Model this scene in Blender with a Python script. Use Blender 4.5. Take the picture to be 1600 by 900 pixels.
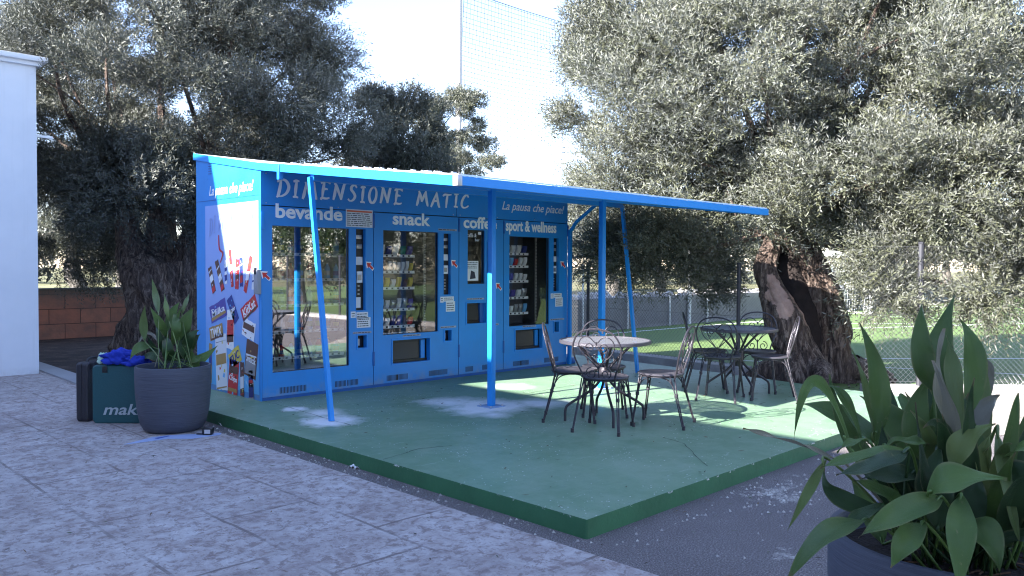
import bpy, bmesh, math, random
import numpy as np
from mathutils import Vector, Matrix

# ------------------------------------------------------------------ camera, world, sun
for o in list(bpy.data.objects): bpy.data.objects.remove(o)
S = bpy.context.scene
COL = S.collection
CAM = np.array([-4.0246, -7.6238, 1.49]); YAW, PIT, ROLL, FPX = 0.7869, -0.0262, 0.0044, 1273.05
Fv = np.array([math.cos(YAW)*math.cos(PIT), math.sin(YAW)*math.cos(PIT), math.sin(PIT)])
Rv = np.array([math.sin(YAW), -math.cos(YAW), 0.0]); Uv = np.cross(Rv, Fv)
R2 = Rv*math.cos(ROLL)+Uv*math.sin(ROLL); U2 = -Rv*math.sin(ROLL)+Uv*math.cos(ROLL)
cd = bpy.data.cameras.new('camera'); cam = bpy.data.objects.new('camera', cd); COL.objects.link(cam)
cd.sensor_width = 36; cd.lens = FPX/1600*36; cd.clip_start = 0.05; cd.clip_end = 900
cam.matrix_world = Matrix(((R2[0],U2[0],-Fv[0],CAM[0]),(R2[1],U2[1],-Fv[1],CAM[1]),(R2[2],U2[2],-Fv[2],CAM[2]),(0,0,0,1)))
S.camera = cam
S.view_settings.view_transform = 'Standard'; S.view_settings.look = 'None'
S.view_settings.exposure = 2.4; S.view_settings.gamma = 1
# direction the sunlight travels
SUN_EL = math.radians(29.8); tr = Vector((0.981, -0.195, -0.981*math.tan(SUN_EL)))
S.cycles.filter_width = 1.15
W = bpy.data.worlds.new('World'); S.world = W; W.use_nodes = True
wn = W.node_tree; bg = wn.nodes['Background']; sky = wn.nodes.new('ShaderNodeTexSky')
sky.sky_type = 'NISHITA'; sky.sun_disc = False; sky.sun_elevation = SUN_EL
sky.sun_rotation = math.atan2(-tr.x, -tr.y)
sky.air_density = 0.85; sky.dust_density = 0.1; sky.ozone_density = 3.0
bg.inputs[1].default_value = 0.125
hs = wn.nodes.new('ShaderNodeHueSaturation'); hs.inputs['Saturation'].default_value = 0.98
wb = wn.nodes.new('ShaderNodeMix'); wb.data_type = 'RGBA'; wb.blend_type = 'MULTIPLY'; wb.inputs['Factor'].default_value = 1.0; wb.inputs[7].default_value = (1.16, 0.985, 0.95, 1)
wn.links.new(sky.outputs[0], hs.inputs['Color']); wn.links.new(hs.outputs[0], wb.inputs[6]); wn.links.new(wb.outputs[2], bg.inputs[0])
sl = bpy.data.lights.new('sun', 'SUN'); sl.energy = 5.0; sl.angle = math.radians(0.5); sl.color = (1.0, 0.965, 0.92)
sun = bpy.data.objects.new('sun', sl); COL.objects.link(sun)
sun.rotation_euler = tr.to_track_quat('-Z', 'Y').to_euler()

def at(u, v, d):
    """world point seen at pixel (u, v) of the 1600 x 900 photograph, d metres deep"""
    return Vector(CAM + (Fv + R2*((u-800)/FPX) - U2*((v-450)/FPX))*d)
def gp(d, l, z=0.0):
    """ground point d metres ahead of and l metres right of the spot the photo was taken from"""
    return Vector((CAM[0]+0.7066*d+0.7077*l, CAM[1]+0.7077*d-0.7066*l, z))

# ------------------------------------------------------------------ materials
MATS = {}
def mat(name, col=(0.5,0.5,0.5), rough=0.6, metal=0.0, spec=0.5, noise=None, bump=None, coat=0.0):
    """principled; noise=(scale, col2, contrast); bump=(scale, strength)"""
    if name in MATS: return MATS[name]
    m = bpy.data.materials.new(name); m.use_nodes = True; nt = m.node_tree; N = nt.nodes; L = nt.links
    p = N['Principled BSDF']; p.inputs['Base Color'].default_value = (*col, 1); p.inputs['Roughness'].default_value = rough
    p.inputs['Metallic'].default_value = metal; p.inputs['Specular IOR Level'].default_value = spec
    p.inputs['Coat Weight'].default_value = coat
    tc = N.new('ShaderNodeTexCoord')
    if noise:
        n = N.new('ShaderNodeTexNoise'); n.inputs['Scale'].default_value = noise[0]; n.inputs['Detail'].default_value = 8
        n.inputs['Roughness'].default_value = 0.65
        r = N.new('ShaderNodeValToRGB'); c = noise[2] if len(noise) > 2 else 0.2
        r.color_ramp.elements[0].position = 0.5-c; r.color_ramp.elements[1].position = 0.5+c
        r.color_ramp.elements[0].color = (*noise[1], 1); r.color_ramp.elements[1].color = (*col, 1)
        L.new(tc.outputs['Object'], n.inputs['Vector']); L.new(n.outputs['Fac'], r.inputs['Fac']); L.new(r.outputs['Color'], p.inputs['Base Color'])
    if bump:
        n2 = N.new('ShaderNodeTexNoise'); n2.inputs['Scale'].default_value = bump[0]; n2.inputs['Detail'].default_value = 6
        b = N.new('ShaderNodeBump'); b.inputs['Strength'].default_value = bump[1]; b.inputs['Distance'].default_value = 0.02
        L.new(tc.outputs['Object'], n2.inputs['Vector']); L.new(n2.outputs['Fac'], b.inputs['Height']); L.new(b.outputs['Normal'], p.inputs['Normal'])
    MATS[name] = m; return m
class NT:
    """tiny node helper for the richer materials"""
    def __init__(s, name, rough=0.7):
        s.m = bpy.data.materials.new(name); s.m.use_nodes = True; s.t = s.m.node_tree; s.N = s.t.nodes; s.L = s.t.links
        s.p = s.N['Principled BSDF']; s.p.inputs['Roughness'].default_value = rough
        s.tc = s.N.new('ShaderNodeTexCoord'); s.o = s.tc.outputs['Object']; MATS[name] = s.m
    def mapping(s, sc=(1,1,1), rot=(0,0,0), loc=(0,0,0), src=None):
        n = s.N.new('ShaderNodeMapping'); n.inputs['Scale'].default_value = sc; n.inputs['Rotation'].default_value = rot
        n.inputs['Location'].default_value = loc; s.L.new(src or s.o, n.inputs['Vector']); return n.outputs[0]
    def noise(s, scale, detail=6, rough=0.6, vec=None, dist=0.0):
        n = s.N.new('ShaderNodeTexNoise'); n.inputs['Scale'].default_value = scale; n.inputs['Detail'].default_value = detail
        n.inputs['Roughness'].default_value = rough; n.inputs['Distortion'].default_value = dist
        s.L.new(vec or s.o, n.inputs['Vector']); return n.outputs['Fac']
    def vor(s, scale, feature='F1', vec=None):
        n = s.N.new('ShaderNodeTexVoronoi'); n.inputs['Scale'].default_value = scale; n.feature = feature
        s.L.new(vec or s.o, n.inputs['Vector']); return n.outputs[0]
    def ramp(s, fac, stops):
        n = s.N.new('ShaderNodeValToRGB'); cr = n.color_ramp
        while len(cr.elements) < len(stops): cr.elements.new(0.5)
        for e, (pos, c) in zip(cr.elements, stops):
            e.position = pos; e.color = (*c, 1) if isinstance(c, tuple) else (c, c, c, 1)
        s.L.new(fac, n.inputs['Fac']); return n.outputs['Color']
    def mix(s, fac, a, b, mode='MIX'):
        n = s.N.new('ShaderNodeMix'); n.data_type = 'RGBA'; n.blend_type = mode
        for sock, v in ((n.inputs['Factor'], fac), (n.inputs[6], a), (n.inputs[7], b)):
            if isinstance(v, (int, float)): sock.default_value = v
            elif isinstance(v, tuple): sock.default_value = (*v, 1)
            else: s.L.new(v, sock)
        return n.outputs[2]
    def math(s, op, a, b=0.0):
        n = s.N.new('ShaderNodeMath'); n.operation = op
        for i, v in enumerate((a, b)):
            if isinstance(v, (int, float)): n.inputs[i].default_value = v
            else: s.L.new(v, n.inputs[i])
        return n.outputs[0]
    def dist(s, pt):
        n = s.N.new('ShaderNodeVectorMath'); n.operation = 'DISTANCE'; s.L.new(s.o, n.inputs[0]); n.inputs[1].default_value = pt
        return n.outputs['Value']
    def color(s, c): s.L.new(c, s.p.inputs['Base Color'])
    def bump(s, h, strength=0.3, d=0.01):
        b = s.N.new('ShaderNodeBump'); b.inputs['Strength'].default_value = strength; b.inputs['Distance'].default_value = d
        s.L.new(h, b.inputs['Height']); s.L.new(b.outputs[0], s.p.inputs['Normal'])

BLUE = mat('blue_paint', (0.016,0.26,0.70), 0.34, noise=(2.0,(0.024,0.235,0.62),0.3), bump=(60,0.02))
def blue_grime():
    n = NT('weathered_blue_paint', 0.34); sx = n.N.new('ShaderNodeSeparateXYZ'); n.L.new(n.o, sx.inputs[0]); big = n.noise(1.6, 6, 0.65)
    c = n.ramp(big, [(0.3,(0.026,0.235,0.60)),(0.7,(0.015,0.265,0.72))])
    st = n.noise(3.0, 6, 0.7, n.mapping((9,9,0.5))); c = n.mix(n.ramp(st, [(0.55,0.0),(0.75,0.28)]), c, (0.06,0.22,0.46))
    low = n.math('MULTIPLY', n.ramp(sx.outputs[2], [(0.02,0.75),(0.16,0.0)]), n.ramp(n.noise(9, 7, 0.75), [(0.38,0.0),(0.62,1.0)])); c = n.mix(low, c, (0.22,0.27,0.33))
    sp = n.noise(70, 4, 0.8); c = n.mix(n.ramp(sp, [(0.70,0.0),(0.74,0.5)]), c, (0.35,0.45,0.6)); n.color(c)
    n.L.new(n.ramp(big, [(0.3,(0.42,0.42,0.42)),(0.7,(0.28,0.28,0.28))]), n.p.inputs['Roughness']); n.bump(n.noise(5, 3), 0.05, 0.01); return n.m
BLUE = blue_grime()
BLUED = mat('dark_blue_paint', (0.012,0.10,0.36), 0.4)
BLUEM = mat('blue_metal', (0.016,0.265,0.72), 0.38, bump=(40,0.03))
WHITE = mat('white_vinyl', (0.90,0.89,0.89), 0.5)
PAPER = mat('paper', (0.75,0.75,0.77), 0.7)
BLACK = mat('black_plastic', (0.012,0.012,0.014), 0.35)
DARK = mat('dark_interior', (0.10,0.10,0.11), 0.6)
GREY = mat('grey_metal', (0.35,0.35,0.36), 0.35, 0.7)
ZINC = mat('zinc_metal', (0.5,0.5,0.52), 0.4, 0.6)
IRON = mat('wrought_iron', (0.045,0.04,0.05), 0.38, 0.35, bump=(90,0.25))
IRONT = mat('iron_seat', (0.075,0.07,0.085), 0.42, 0.3, bump=(120,0.3))
RED = mat('red_print', (0.6,0.03,0.03), 0.5)
ORANGE = mat('orange_print', (0.75,0.14,0.05), 0.5)
INK = mat('dark_ink', (0.03,0.03,0.05), 0.6)
INKB = mat('blue_ink', (0.02,0.04,0.25), 0.5)
NAVY = mat('navy_print', (0.015,0.02,0.16), 0.5)
YELL = mat('yellow_print', (0.7,0.55,0.08), 0.5)
BROWN = mat('brown_print', (0.12,0.05,0.03), 0.5)
GOLD = mat('gold_print', (0.42,0.25,0.07), 0.45)
VIOLET = mat('violet_print', (0.09,0.07,0.35), 0.5)
SKYB = mat('light_blue_print', (0.15,0.42,0.75), 0.5)
WHITEPOST = mat('white_post', (0.68,0.68,0.66), 0.5, noise=(8,(0.5,0.5,0.48),0.2))
GREYPOST = mat('dark_post', (0.045,0.045,0.055), 0.5, 0.3)
WIRE = mat('galvanised_wire', (0.13,0.13,0.13), 0.5, 0.5)
NETM = mat('net_cord', (0.03,0.035,0.04), 0.8)
GOALNET = mat('goal_net', (0.75,0.75,0.75), 0.8)
SOIL = mat('potting_soil', (0.035,0.022,0.015), 0.95, noise=(60,(0.015,0.01,0.008),0.2), bump=(80,0.9))

def stucco():
    n = NT('white_stucco', 0.85); a = n.noise(1.2, 4); b = n.noise(90, 3)
    sx = n.N.new('ShaderNodeSeparateXYZ'); n.L.new(n.o, sx.inputs[0]); c = n.ramp(a, [(0.3,(0.74,0.75,0.78)),(0.7,(0.83,0.83,0.85))]); c = n.mix(n.math('MULTIPLY', n.ramp(sx.outputs[2], [(0.0,0.55),(0.12,0.0)]), n.ramp(n.noise(7, 7, 0.75), [(0.4,0.2),(0.6,1.0)])), c, (0.45,0.42,0.40)); c = n.mix(n.ramp(n.noise(1.3, 7, 0.7, n.mapping((4,4,0.25))), [(0.52,0.0),(0.7,0.3)]), c, (0.6,0.6,0.61)); n.color(c); n.bump(b, 0.15, 0.004); return n.m
STUCCO = stucco()
def deck_top():
    n = NT('green_deck_paint', 0.48); big = n.noise(0.9, 6, 0.6); fine = n.noise(28, 5, 0.7); mid = n.noise(5, 6, 0.65)
    c = n.ramp(big, [(0.3,(0.125,0.225,0.13)),(0.55,(0.165,0.27,0.165)),(0.75,(0.22,0.32,0.215))])
    c = n.mix(n.ramp(mid, [(0.42,0.0),(0.7,0.55)]), c, (0.26,0.345,0.255))
    c = n.mix(n.ramp(fine, [(0.30,0.6),(0.42,0.0)]), c, (0.12,0.21,0.15))
    sp = n.vor(26); sel = n.noise(2.2, 3)                                   # chips of the paint
    chips = n.math('MULTIPLY', n.math('LESS_THAN', sp, 0.13), n.math('GREATER_THAN', sel, 0.52))
    c = n.mix(chips, c, (0.62,0.66,0.62))
    c = n.mix(n.math('MULTIPLY', n.math('LESS_THAN', n.vor(61), 0.13), n.math('GREATER_THAN', n.noise(1.1, 3), 0.55)), c, (0.05,0.07,0.055))
    scr = n.noise(2.6, 9, 0.8, n.mapping((1,5,1), (0,0,0.7)), 0.5); c = n.mix(n.ramp(scr, [(0.60,0.0),(0.66,0.45)]), c, (0.42,0.50,0.45))
    sx = n.N.new('ShaderNodeSeparateXYZ'); n.L.new(n.o, sx.inputs[0])
    edge = n.math('MAXIMUM', n.math('LESS_THAN', sx.outputs[1], -4.762), n.math('LESS_THAN', sx.outputs[0], -0.592))
    c = n.mix(n.math('MULTIPLY', edge, n.math('GREATER_THAN', n.noise(9, 8, 0.8), 0.61)), c, (0.66,0.68,0.64))
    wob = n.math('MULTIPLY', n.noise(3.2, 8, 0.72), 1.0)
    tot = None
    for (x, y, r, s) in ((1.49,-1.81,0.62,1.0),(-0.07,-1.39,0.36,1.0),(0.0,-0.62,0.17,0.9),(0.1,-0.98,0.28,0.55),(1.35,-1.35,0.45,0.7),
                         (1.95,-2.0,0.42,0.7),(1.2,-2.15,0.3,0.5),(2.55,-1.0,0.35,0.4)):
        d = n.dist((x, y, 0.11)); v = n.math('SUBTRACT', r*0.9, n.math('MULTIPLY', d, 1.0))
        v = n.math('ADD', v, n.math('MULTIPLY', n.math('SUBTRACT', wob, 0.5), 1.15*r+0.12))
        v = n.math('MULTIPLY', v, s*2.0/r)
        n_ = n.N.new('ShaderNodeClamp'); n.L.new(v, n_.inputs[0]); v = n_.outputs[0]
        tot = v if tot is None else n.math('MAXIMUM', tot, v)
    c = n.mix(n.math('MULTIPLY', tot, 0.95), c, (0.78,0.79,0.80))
    n.color(c); n.bump(n.noise(45, 5), 0.35, 0.004); return n.m
DECKT = deck_top()
def deck_side():
    n = NT('green_kerb_paint', 0.55); a = n.noise(3, 5); sx = n.N.new('ShaderNodeSeparateXYZ'); n.L.new(n.o, sx.inputs[0]); c = n.ramp(a, [(0.3,(0.028,0.115,0.05)),(0.7,(0.04,0.16,0.07))]); c = n.mix(n.math('MULTIPLY', n.math('GREATER_THAN', sx.outputs[2], 0.098), n.math('GREATER_THAN', n.noise(8, 8, 0.8), 0.60)), c, (0.6,0.62,0.58)); n.color(c)
    n.bump(n.noise(18, 5), 0.4, 0.01); return n.m
DECKS = deck_side()
def paving():
    n = NT('stamped_paving', 0.68)
    a = n.noise(5.5, 12, 0.78, None, 0.5); b = n.noise(17, 10, 0.8, n.mapping((1,1,1), (0,0,0), (3,7,0)), 0.4); big = n.noise(0.7, 5)
    c = n.ramp(a, [(0.34,(0.30,0.235,0.22)),(0.46,(0.43,0.37,0.355)),(0.54,(0.51,0.46,0.445)),(0.66,(0.62,0.58,0.565))])
    c = n.mix(n.ramp(b, [(0.44,0.75),(0.49,0.0)]), c, (0.20,0.14,0.125))
    c = n.mix(n.ramp(n.noise(60, 6, 0.8), [(0.56,0.0),(0.64,0.55)]), c, (0.66,0.64,0.65))
    c = n.mix(n.ramp(n.noise(1.6, 7, 0.7, n.mapping((1,1,1), (0,0,0), (11,2,0))), [(0.5,0.0),(0.68,0.55)]), c, (0.24,0.185,0.17))
    c = n.mix(n.ramp(big, [(0.42,0.0),(0.68,0.3)]), c, (0.28,0.24,0.24))
    br = n.N.new('ShaderNodeTexBrick'); br.inputs['Scale'].default_value = 1.0; br.inputs['Mortar Size'].default_value = 0.011
    br.inputs['Brick Width'].default_value = 1.16; br.inputs['Row Height'].default_value = 0.56; br.offset = 0.37
    dv = n.N.new('ShaderNodeVectorMath'); dv.operation = 'ADD'; nz = n.N.new('ShaderNodeTexNoise'); nz.inputs['Scale'].default_value = 2.5
    sc = n.N.new('ShaderNodeVectorMath'); sc.operation = 'SCALE'; sc.inputs['Scale'].default_value = 0.035
    n.L.new(n.o, nz.inputs['Vector']); n.L.new(nz.outputs['Color'], sc.inputs[0]); n.L.new(n.mapping((1,1,1),(0,0,1.5708),(0.35,0.2,0)), dv.inputs[0]); n.L.new(sc.outputs[0], dv.inputs[1])
    n.L.new(dv.outputs[0], br.inputs['Vector'])
    j = n.math('MULTIPLY', br.outputs['Fac'], n.ramp(n.noise(1.7, 4), [(0.42,0.1),(0.60,0.95)]))
    c = n.mix(n.math('MULTIPLY', j, 0.8), c, (0.16,0.12,0.11))
    n.color(c); h = n.math('SUBTRACT', n.math('ADD', b, n.math('MULTIPLY', a, 0.6)), n.math('MULTIPLY', j, 1.2)); n.bump(h, 0.7, 0.015); return n.m
PAVE = paving()
def asphalt():
    n = NT('rough_asphalt', 0.9); v = n.vor(130); a = n.noise(2.0, 6); f = n.noise(110, 4, 0.8)
    c = n.ramp(f, [(0.35,(0.06,0.05,0.05)),(0.5,(0.16,0.138,0.136)),(0.64,(0.44,0.40,0.385))])
    c = n.mix(n.ramp(a, [(0.35,0.5),(0.65,0.0)]), c, (0.12,0.098,0.10))
    cr = n.vor(2.2, 'DISTANCE_TO_EDGE', n.mapping((1,1,1), (0,0,0.3)))
    tot = None; wob = n.noise(7, 8, 0.75)
    for (x, y, r) in ((0.95,-5.05,0.34),(-0.05,-5.72,0.22),(-0.62,-2.7,0.13),(1.35,-4.98,0.2),(-0.66,-3.9,0.1),(-0.7,-0.95,0.12)):
        vv = n.math('ADD', n.math('SUBTRACT', r, n.dist((x, y, 0))), n.math('MULTIPLY', n.math('SUBTRACT', wob, 0.60), 1.9))
        k = n.N.new('ShaderNodeClamp'); n.L.new(n.math('MULTIPLY', vv, 7), k.inputs[0]); tot = k.outputs[0] if tot is None else n.math('MAXIMUM', tot, k.outputs[0])
    c = n.mix(n.math('MULTIPLY', tot, n.ramp(n.noise(75, 6, 0.8), [(0.44,0.0),(0.54,0.95)])), c, (0.55,0.51,0.46))
    n.color(c); n.bump(n.math('ADD', v, n.math('MULTIPLY', f, 0.7)), 0.7, 0.012); return n.m
ASPH = asphalt()
def drysoil(name, c1, c2, c3, s=3):
    n = NT(name, 0.95); a = n.noise(s, 9, 0.7); b = n.noise(s*12, 5, 0.7)
    c = n.ramp(a, [(0.35,c1),(0.5,c2),(0.66,c3)]); c = n.mix(n.ramp(b, [(0.4,0.5),(0.6,0.0)]), c, tuple(x*0.5 for x in c1)); n.color(c); n.bump(b, 0.9, 0.03); return n.m
GRAVEL = drysoil('pale_gravel', (0.30,0.25,0.20), (0.40,0.36,0.31), (0.5,0.47,0.42), 2.2)
DIRT = drysoil('dark_earth', (0.03,0.02,0.018), (0.07,0.045,0.038), (0.16,0.11,0.09), 2.5)
MEADOW = drysoil('dry_meadow', (0.13,0.12,0.045), (0.17,0.17,0.06), (0.34,0.27,0.17), 0.22)
def turf():
    n = NT('artificial_turf', 0.85); a = n.noise(60, 4, 0.8); b = n.noise(0.4, 4)
    c = n.ramp(a, [(0.35,(0.06,0.12,0.025)),(0.65,(0.16,0.235,0.06))]); c = n.mix(n.ramp(b, [(0.35,0.0),(0.7,0.3)]), c, (0.15,0.20,0.06)); n.color(c); n.bump(a, 0.6, 0.02); return n.m
TURF = turf()
LINE = mat('white_line_paint', (0.7,0.72,0.68), 0.8)
def tufa():
    n = NT('red_tufa_blocks', 0.9); br = n.N.new('ShaderNodeTexBrick'); br.inputs['Scale'].default_value = 1; br.inputs['Brick Width'].default_value = 0.58
    br.inputs['Row Height'].default_value = 0.3; br.inputs['Mortar Size'].default_value = 0.008; br.inputs['Mortar Smooth'].default_value = 0.4
    br.inputs['Color1'].default_value = (0.52,0.20,0.12,1); br.inputs['Color2'].default_value = (0.44,0.165,0.10,1); br.inputs['Mortar'].default_value = (0.08,0.03,0.02,1)
    mp = n.mapping((1,1,1), (math.radians(90),0,0)); n.L.new(mp, br.inputs['Vector'])
    st = n.noise(2.0, 7, 0.7, n.mapping((1,1,1.4))); sep = n.N.new('ShaderNodeSeparateXYZ'); n.L.new(n.o, sep.inputs[0])
    top = n.math('MULTIPLY', n.math('GREATER_THAN', sep.outputs[2], 0.62), 1.0)
    c = n.mix(n.ramp(st, [(0.4,0.0),(0.65,0.6)]), br.outputs['Color'], (0.13,0.10,0.08))
    zz = n.ramp(sep.outputs[2], [(0.55,0.0),(0.95,0.85)]); c = n.mix(n.math('MULTIPLY', zz, n.ramp(st, [(0.35,0.4),(0.6,1.0)])), c, (0.14,0.12,0.095))
    n.color(c); n.bump(n.math('SUBTRACT', n.noise(9, 6), n.math('MULTIPLY', br.outputs['Fac'], 0.8)), 0.6, 0.02); return n.m
TUFA = tufa()
CONC = mat('grey_concrete', (0.27,0.26,0.27), 0.85, noise=(3,(0.2,0.19,0.195),0.2), bump=(30,0.3))
CONCW = mat('pale_concrete', (0.50,0.47,0.45), 0.85, noise=(3,(0.28,0.25,0.24),0.2), bump=(30,0.4))
CONCP = mat('smooth_concrete', (0.36,0.36,0.38), 0.8, noise=(2,(0.30,0.30,0.32),0.2))
STONE = mat('rubble_stone', (0.62,0.60,0.56), 0.9, noise=(6,(0.38,0.35,0.32),0.2), bump=(20,0.6))
def bark(name, c1, c2, c3):
    n = NT(name, 0.9); v = n.mapping((5,5,1.0)); a = n.noise(3.2, 9, 0.72, v, 0.8); b = n.noise(1.6, 4); f = n.noise(30, 5, 0.7, n.mapping((1,1,0.25)))
    a2 = n.noise(9, 8, 0.75, n.mapping((2.2,2.2,0.55)), 1.2); c = n.ramp(a, [(0.38,c1),(0.5,c2),(0.60,c3)]); c = n.mix(n.ramp(a2, [(0.40,0.85),(0.50,0.0)]), c, c1); c = n.mix(n.ramp(b, [(0.45,0.0),(0.65,0.35)]), c, tuple(x*1.25 for x in c2))
    n.color(c); n.bump(n.math('ADD', n.math('ADD', a, a2), n.math('MULTIPLY', f, 0.5)), 1.0, 0.07); return n.m
SPLIT_SHADE = mat('split_shade_dark', (0.03,0.02,0.017), 0.95, noise=(6,(0.012,0.008,0.007),0.2), bump=(12,0.9))  # shade inside the trunk's split, put into a very dark colour
BARK = bark('olive_bark', (0.035,0.022,0.018), (0.17,0.115,0.09), (0.40,0.31,0.25))
BARK2 = bark('grey_olive_bark', (0.07,0.06,0.05), (0.17,0.15,0.13), (0.30,0.27,0.24))
HOLLOW = mat('hollow_wood', (0.50,0.34,0.27), 0.9, noise=(5,(0.2,0.12,0.09),0.2), bump=(14,0.9))
def leafmat(name, top, under, var, rough=0.42, trans=0.15, ns=1.6):
    n = NT(name, rough); g = n.N.new('ShaderNodeNewGeometry'); a = n.noise(ns, 3); b = n.noise(40, 2)
    t = n.mix(n.ramp(a, [(0.38,0.0),(0.62,1.0)]), top, var); t = n.mix(n.ramp(b, [(0.35,0.0),(0.7,0.5)]), t, tuple(x*0.6 for x in top))
    n.color(n.mix(g.outputs['Backfacing'], t, under)); n.p.inputs['Specular IOR Level'].default_value = 0.5
    tb = n.N.new('ShaderNodeBsdfTranslucent'); mx = n.N.new('ShaderNodeMixShader'); mx.inputs[0].default_value = trans
    n.L.new(t, tb.inputs[0]); n.L.new(n.p.outputs[0], mx.inputs[1]); n.L.new(tb.outputs[0], mx.inputs[2]); n.L.new(mx.outputs[0], n.N['Material Output'].inputs[0]); return n.m
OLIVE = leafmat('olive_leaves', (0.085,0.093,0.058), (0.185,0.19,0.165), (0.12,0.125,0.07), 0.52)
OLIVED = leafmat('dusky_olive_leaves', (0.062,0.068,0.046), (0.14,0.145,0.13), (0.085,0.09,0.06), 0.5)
SHADELEAF = leafmat('shade_dark_leaves', (0.025,0.045,0.018), (0.05,0.07,0.035), (0.035,0.055,0.02))  # leaves of the mirrored trees, their shade put into the colour
def aspid(name, c1, c2):
    n = NT(name, 0.33); uv = n.tc.outputs['UV']; sep = n.N.new('ShaderNodeSeparateXYZ'); n.L.new(uv, sep.inputs[0])
    st = n.N.new('ShaderNodeTexWave'); st.inputs['Scale'].default_value = 13; st.inputs['Distortion'].default_value = 0.4; n.L.new(uv, st.inputs['Vector'])
    a = n.noise(6, 4); c = n.mix(n.ramp(a, [(0.35,0.0),(0.65,1.0)]), c1, c2); c = n.mix(n.math('MULTIPLY', st.outputs['Fac'], 0.45), c, tuple(x*1.7 for x in c2))
    blot = n.noise(38, 5, 0.7); c = n.mix(n.ramp(blot, [(0.64,0.0),(0.72,0.8)]), c, (0.34,0.30,0.15))
    tip = n.ramp(n.math('ADD', sep.outputs[1], n.math('MULTIPLY', n.math('SUBTRACT', n.noise(9,4), 0.5), 0.25)), [(0.93,0.0),(1.0,0.9)])
    oi = n.N.new('ShaderNodeObjectInfo'); c = n.mix(tip, c, (0.24,0.17,0.08)); c = n.mix(n.math('MULTIPLY', oi.outputs['Random'], 0.55), c, tuple(x*0.45 for x in c1)); ed = n.math('ABSOLUTE', n.math('SUBTRACT', sep.outputs[0], 0.5)); c = n.mix(n.math('MULTIPLY', n.ramp(ed, [(0.40,0.0),(0.5,0.6)]), n.ramp(n.noise(14, 5), [(0.45,0.0),(0.6,1.0)])), c, (0.26,0.24,0.11)); n.color(c); n.bump(st.outputs['Fac'], 0.5, 0.003)
    tb = n.N.new('ShaderNodeBsdfTranslucent'); mx = n.N.new('ShaderNodeMixShader'); mx.inputs[0].default_value = 0.16
    n.L.new(c, tb.inputs[0]); n.L.new(n.p.outputs[0], mx.inputs[1]); n.L.new(tb.outputs[0], mx.inputs[2]); n.L.new(mx.outputs[0], n.N['Material Output'].inputs[0]); return n.m
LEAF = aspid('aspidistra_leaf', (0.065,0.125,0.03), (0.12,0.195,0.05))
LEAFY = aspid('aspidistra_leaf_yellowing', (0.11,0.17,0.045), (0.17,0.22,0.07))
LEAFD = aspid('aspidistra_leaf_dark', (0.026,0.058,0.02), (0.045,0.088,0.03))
LEAFS = aspid('aspidistra_leaf_withered', (0.16,0.15,0.10), (0.24,0.22,0.15))
def potmat():
    n = NT('ribbed_pot_resin', 0.6); w = n.noise(6, 5, 0.6, n.mapping((0.6,0.6,26))); n.color(n.ramp(w, [(0.35,(0.048,0.054,0.078)),(0.65,(0.075,0.082,0.112))])); n.bump(w, 0.8, 0.006); return n.m
POT = potmat()
def glass(nm, base):
    m = bpy.data.materials.new(nm); m.use_nodes = True; N = m.node_tree.nodes; L = m.node_tree.links
    for x in list(N):
        if x.type != 'OUTPUT_MATERIAL': N.remove(x)
    t = N.new('ShaderNodeBsdfTransparent'); t.inputs[0].default_value = (0.95,0.97,0.96,1); g = N.new('ShaderNodeBsdfGlossy'); g.inputs['Roughness'].default_value = 0.015
    f = N.new('ShaderNodeFresnel'); f.inputs[0].default_value = 1.5; a = N.new('ShaderNodeMath'); a.operation = 'MULTIPLY_ADD'; a.inputs[1].default_value = 1.5; a.inputs[2].default_value = base
    mx = N.new('ShaderNodeMixShader'); L.new(f.outputs[0], a.inputs[0]); L.new(a.outputs[0], mx.inputs[0]); L.new(t.outputs[0], mx.inputs[1]); L.new(g.outputs[0], mx.inputs[2])
    L.new(mx.outputs[0], N['Material Output'].inputs[0]); MATS[nm] = m; return m
GLASS = glass('window_glass', 0.36); GLASSC = glass('clearer_window_glass', 0.07)
def perforated():
    n = NT('perforated_iron', 0.4); n.p.inputs['Base Color'].default_value = (0.26,0.26,0.28,1); n.p.inputs['Metallic'].default_value = 0.3
    v = n.vor(150); tr_ = n.N.new('ShaderNodeBsdfTransparent'); mx = n.N.new('ShaderNodeMixShader')
    n.L.new(n.math('LESS_THAN', v, 0.38), mx.inputs[0]); n.L.new(n.p.outputs[0], mx.inputs[1]); n.L.new(tr_.outputs[0], mx.inputs[2]); n.L.new(mx.outputs[0], n.N['Material Output'].inputs[0]); return n.m
PERF = perforated()

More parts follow.
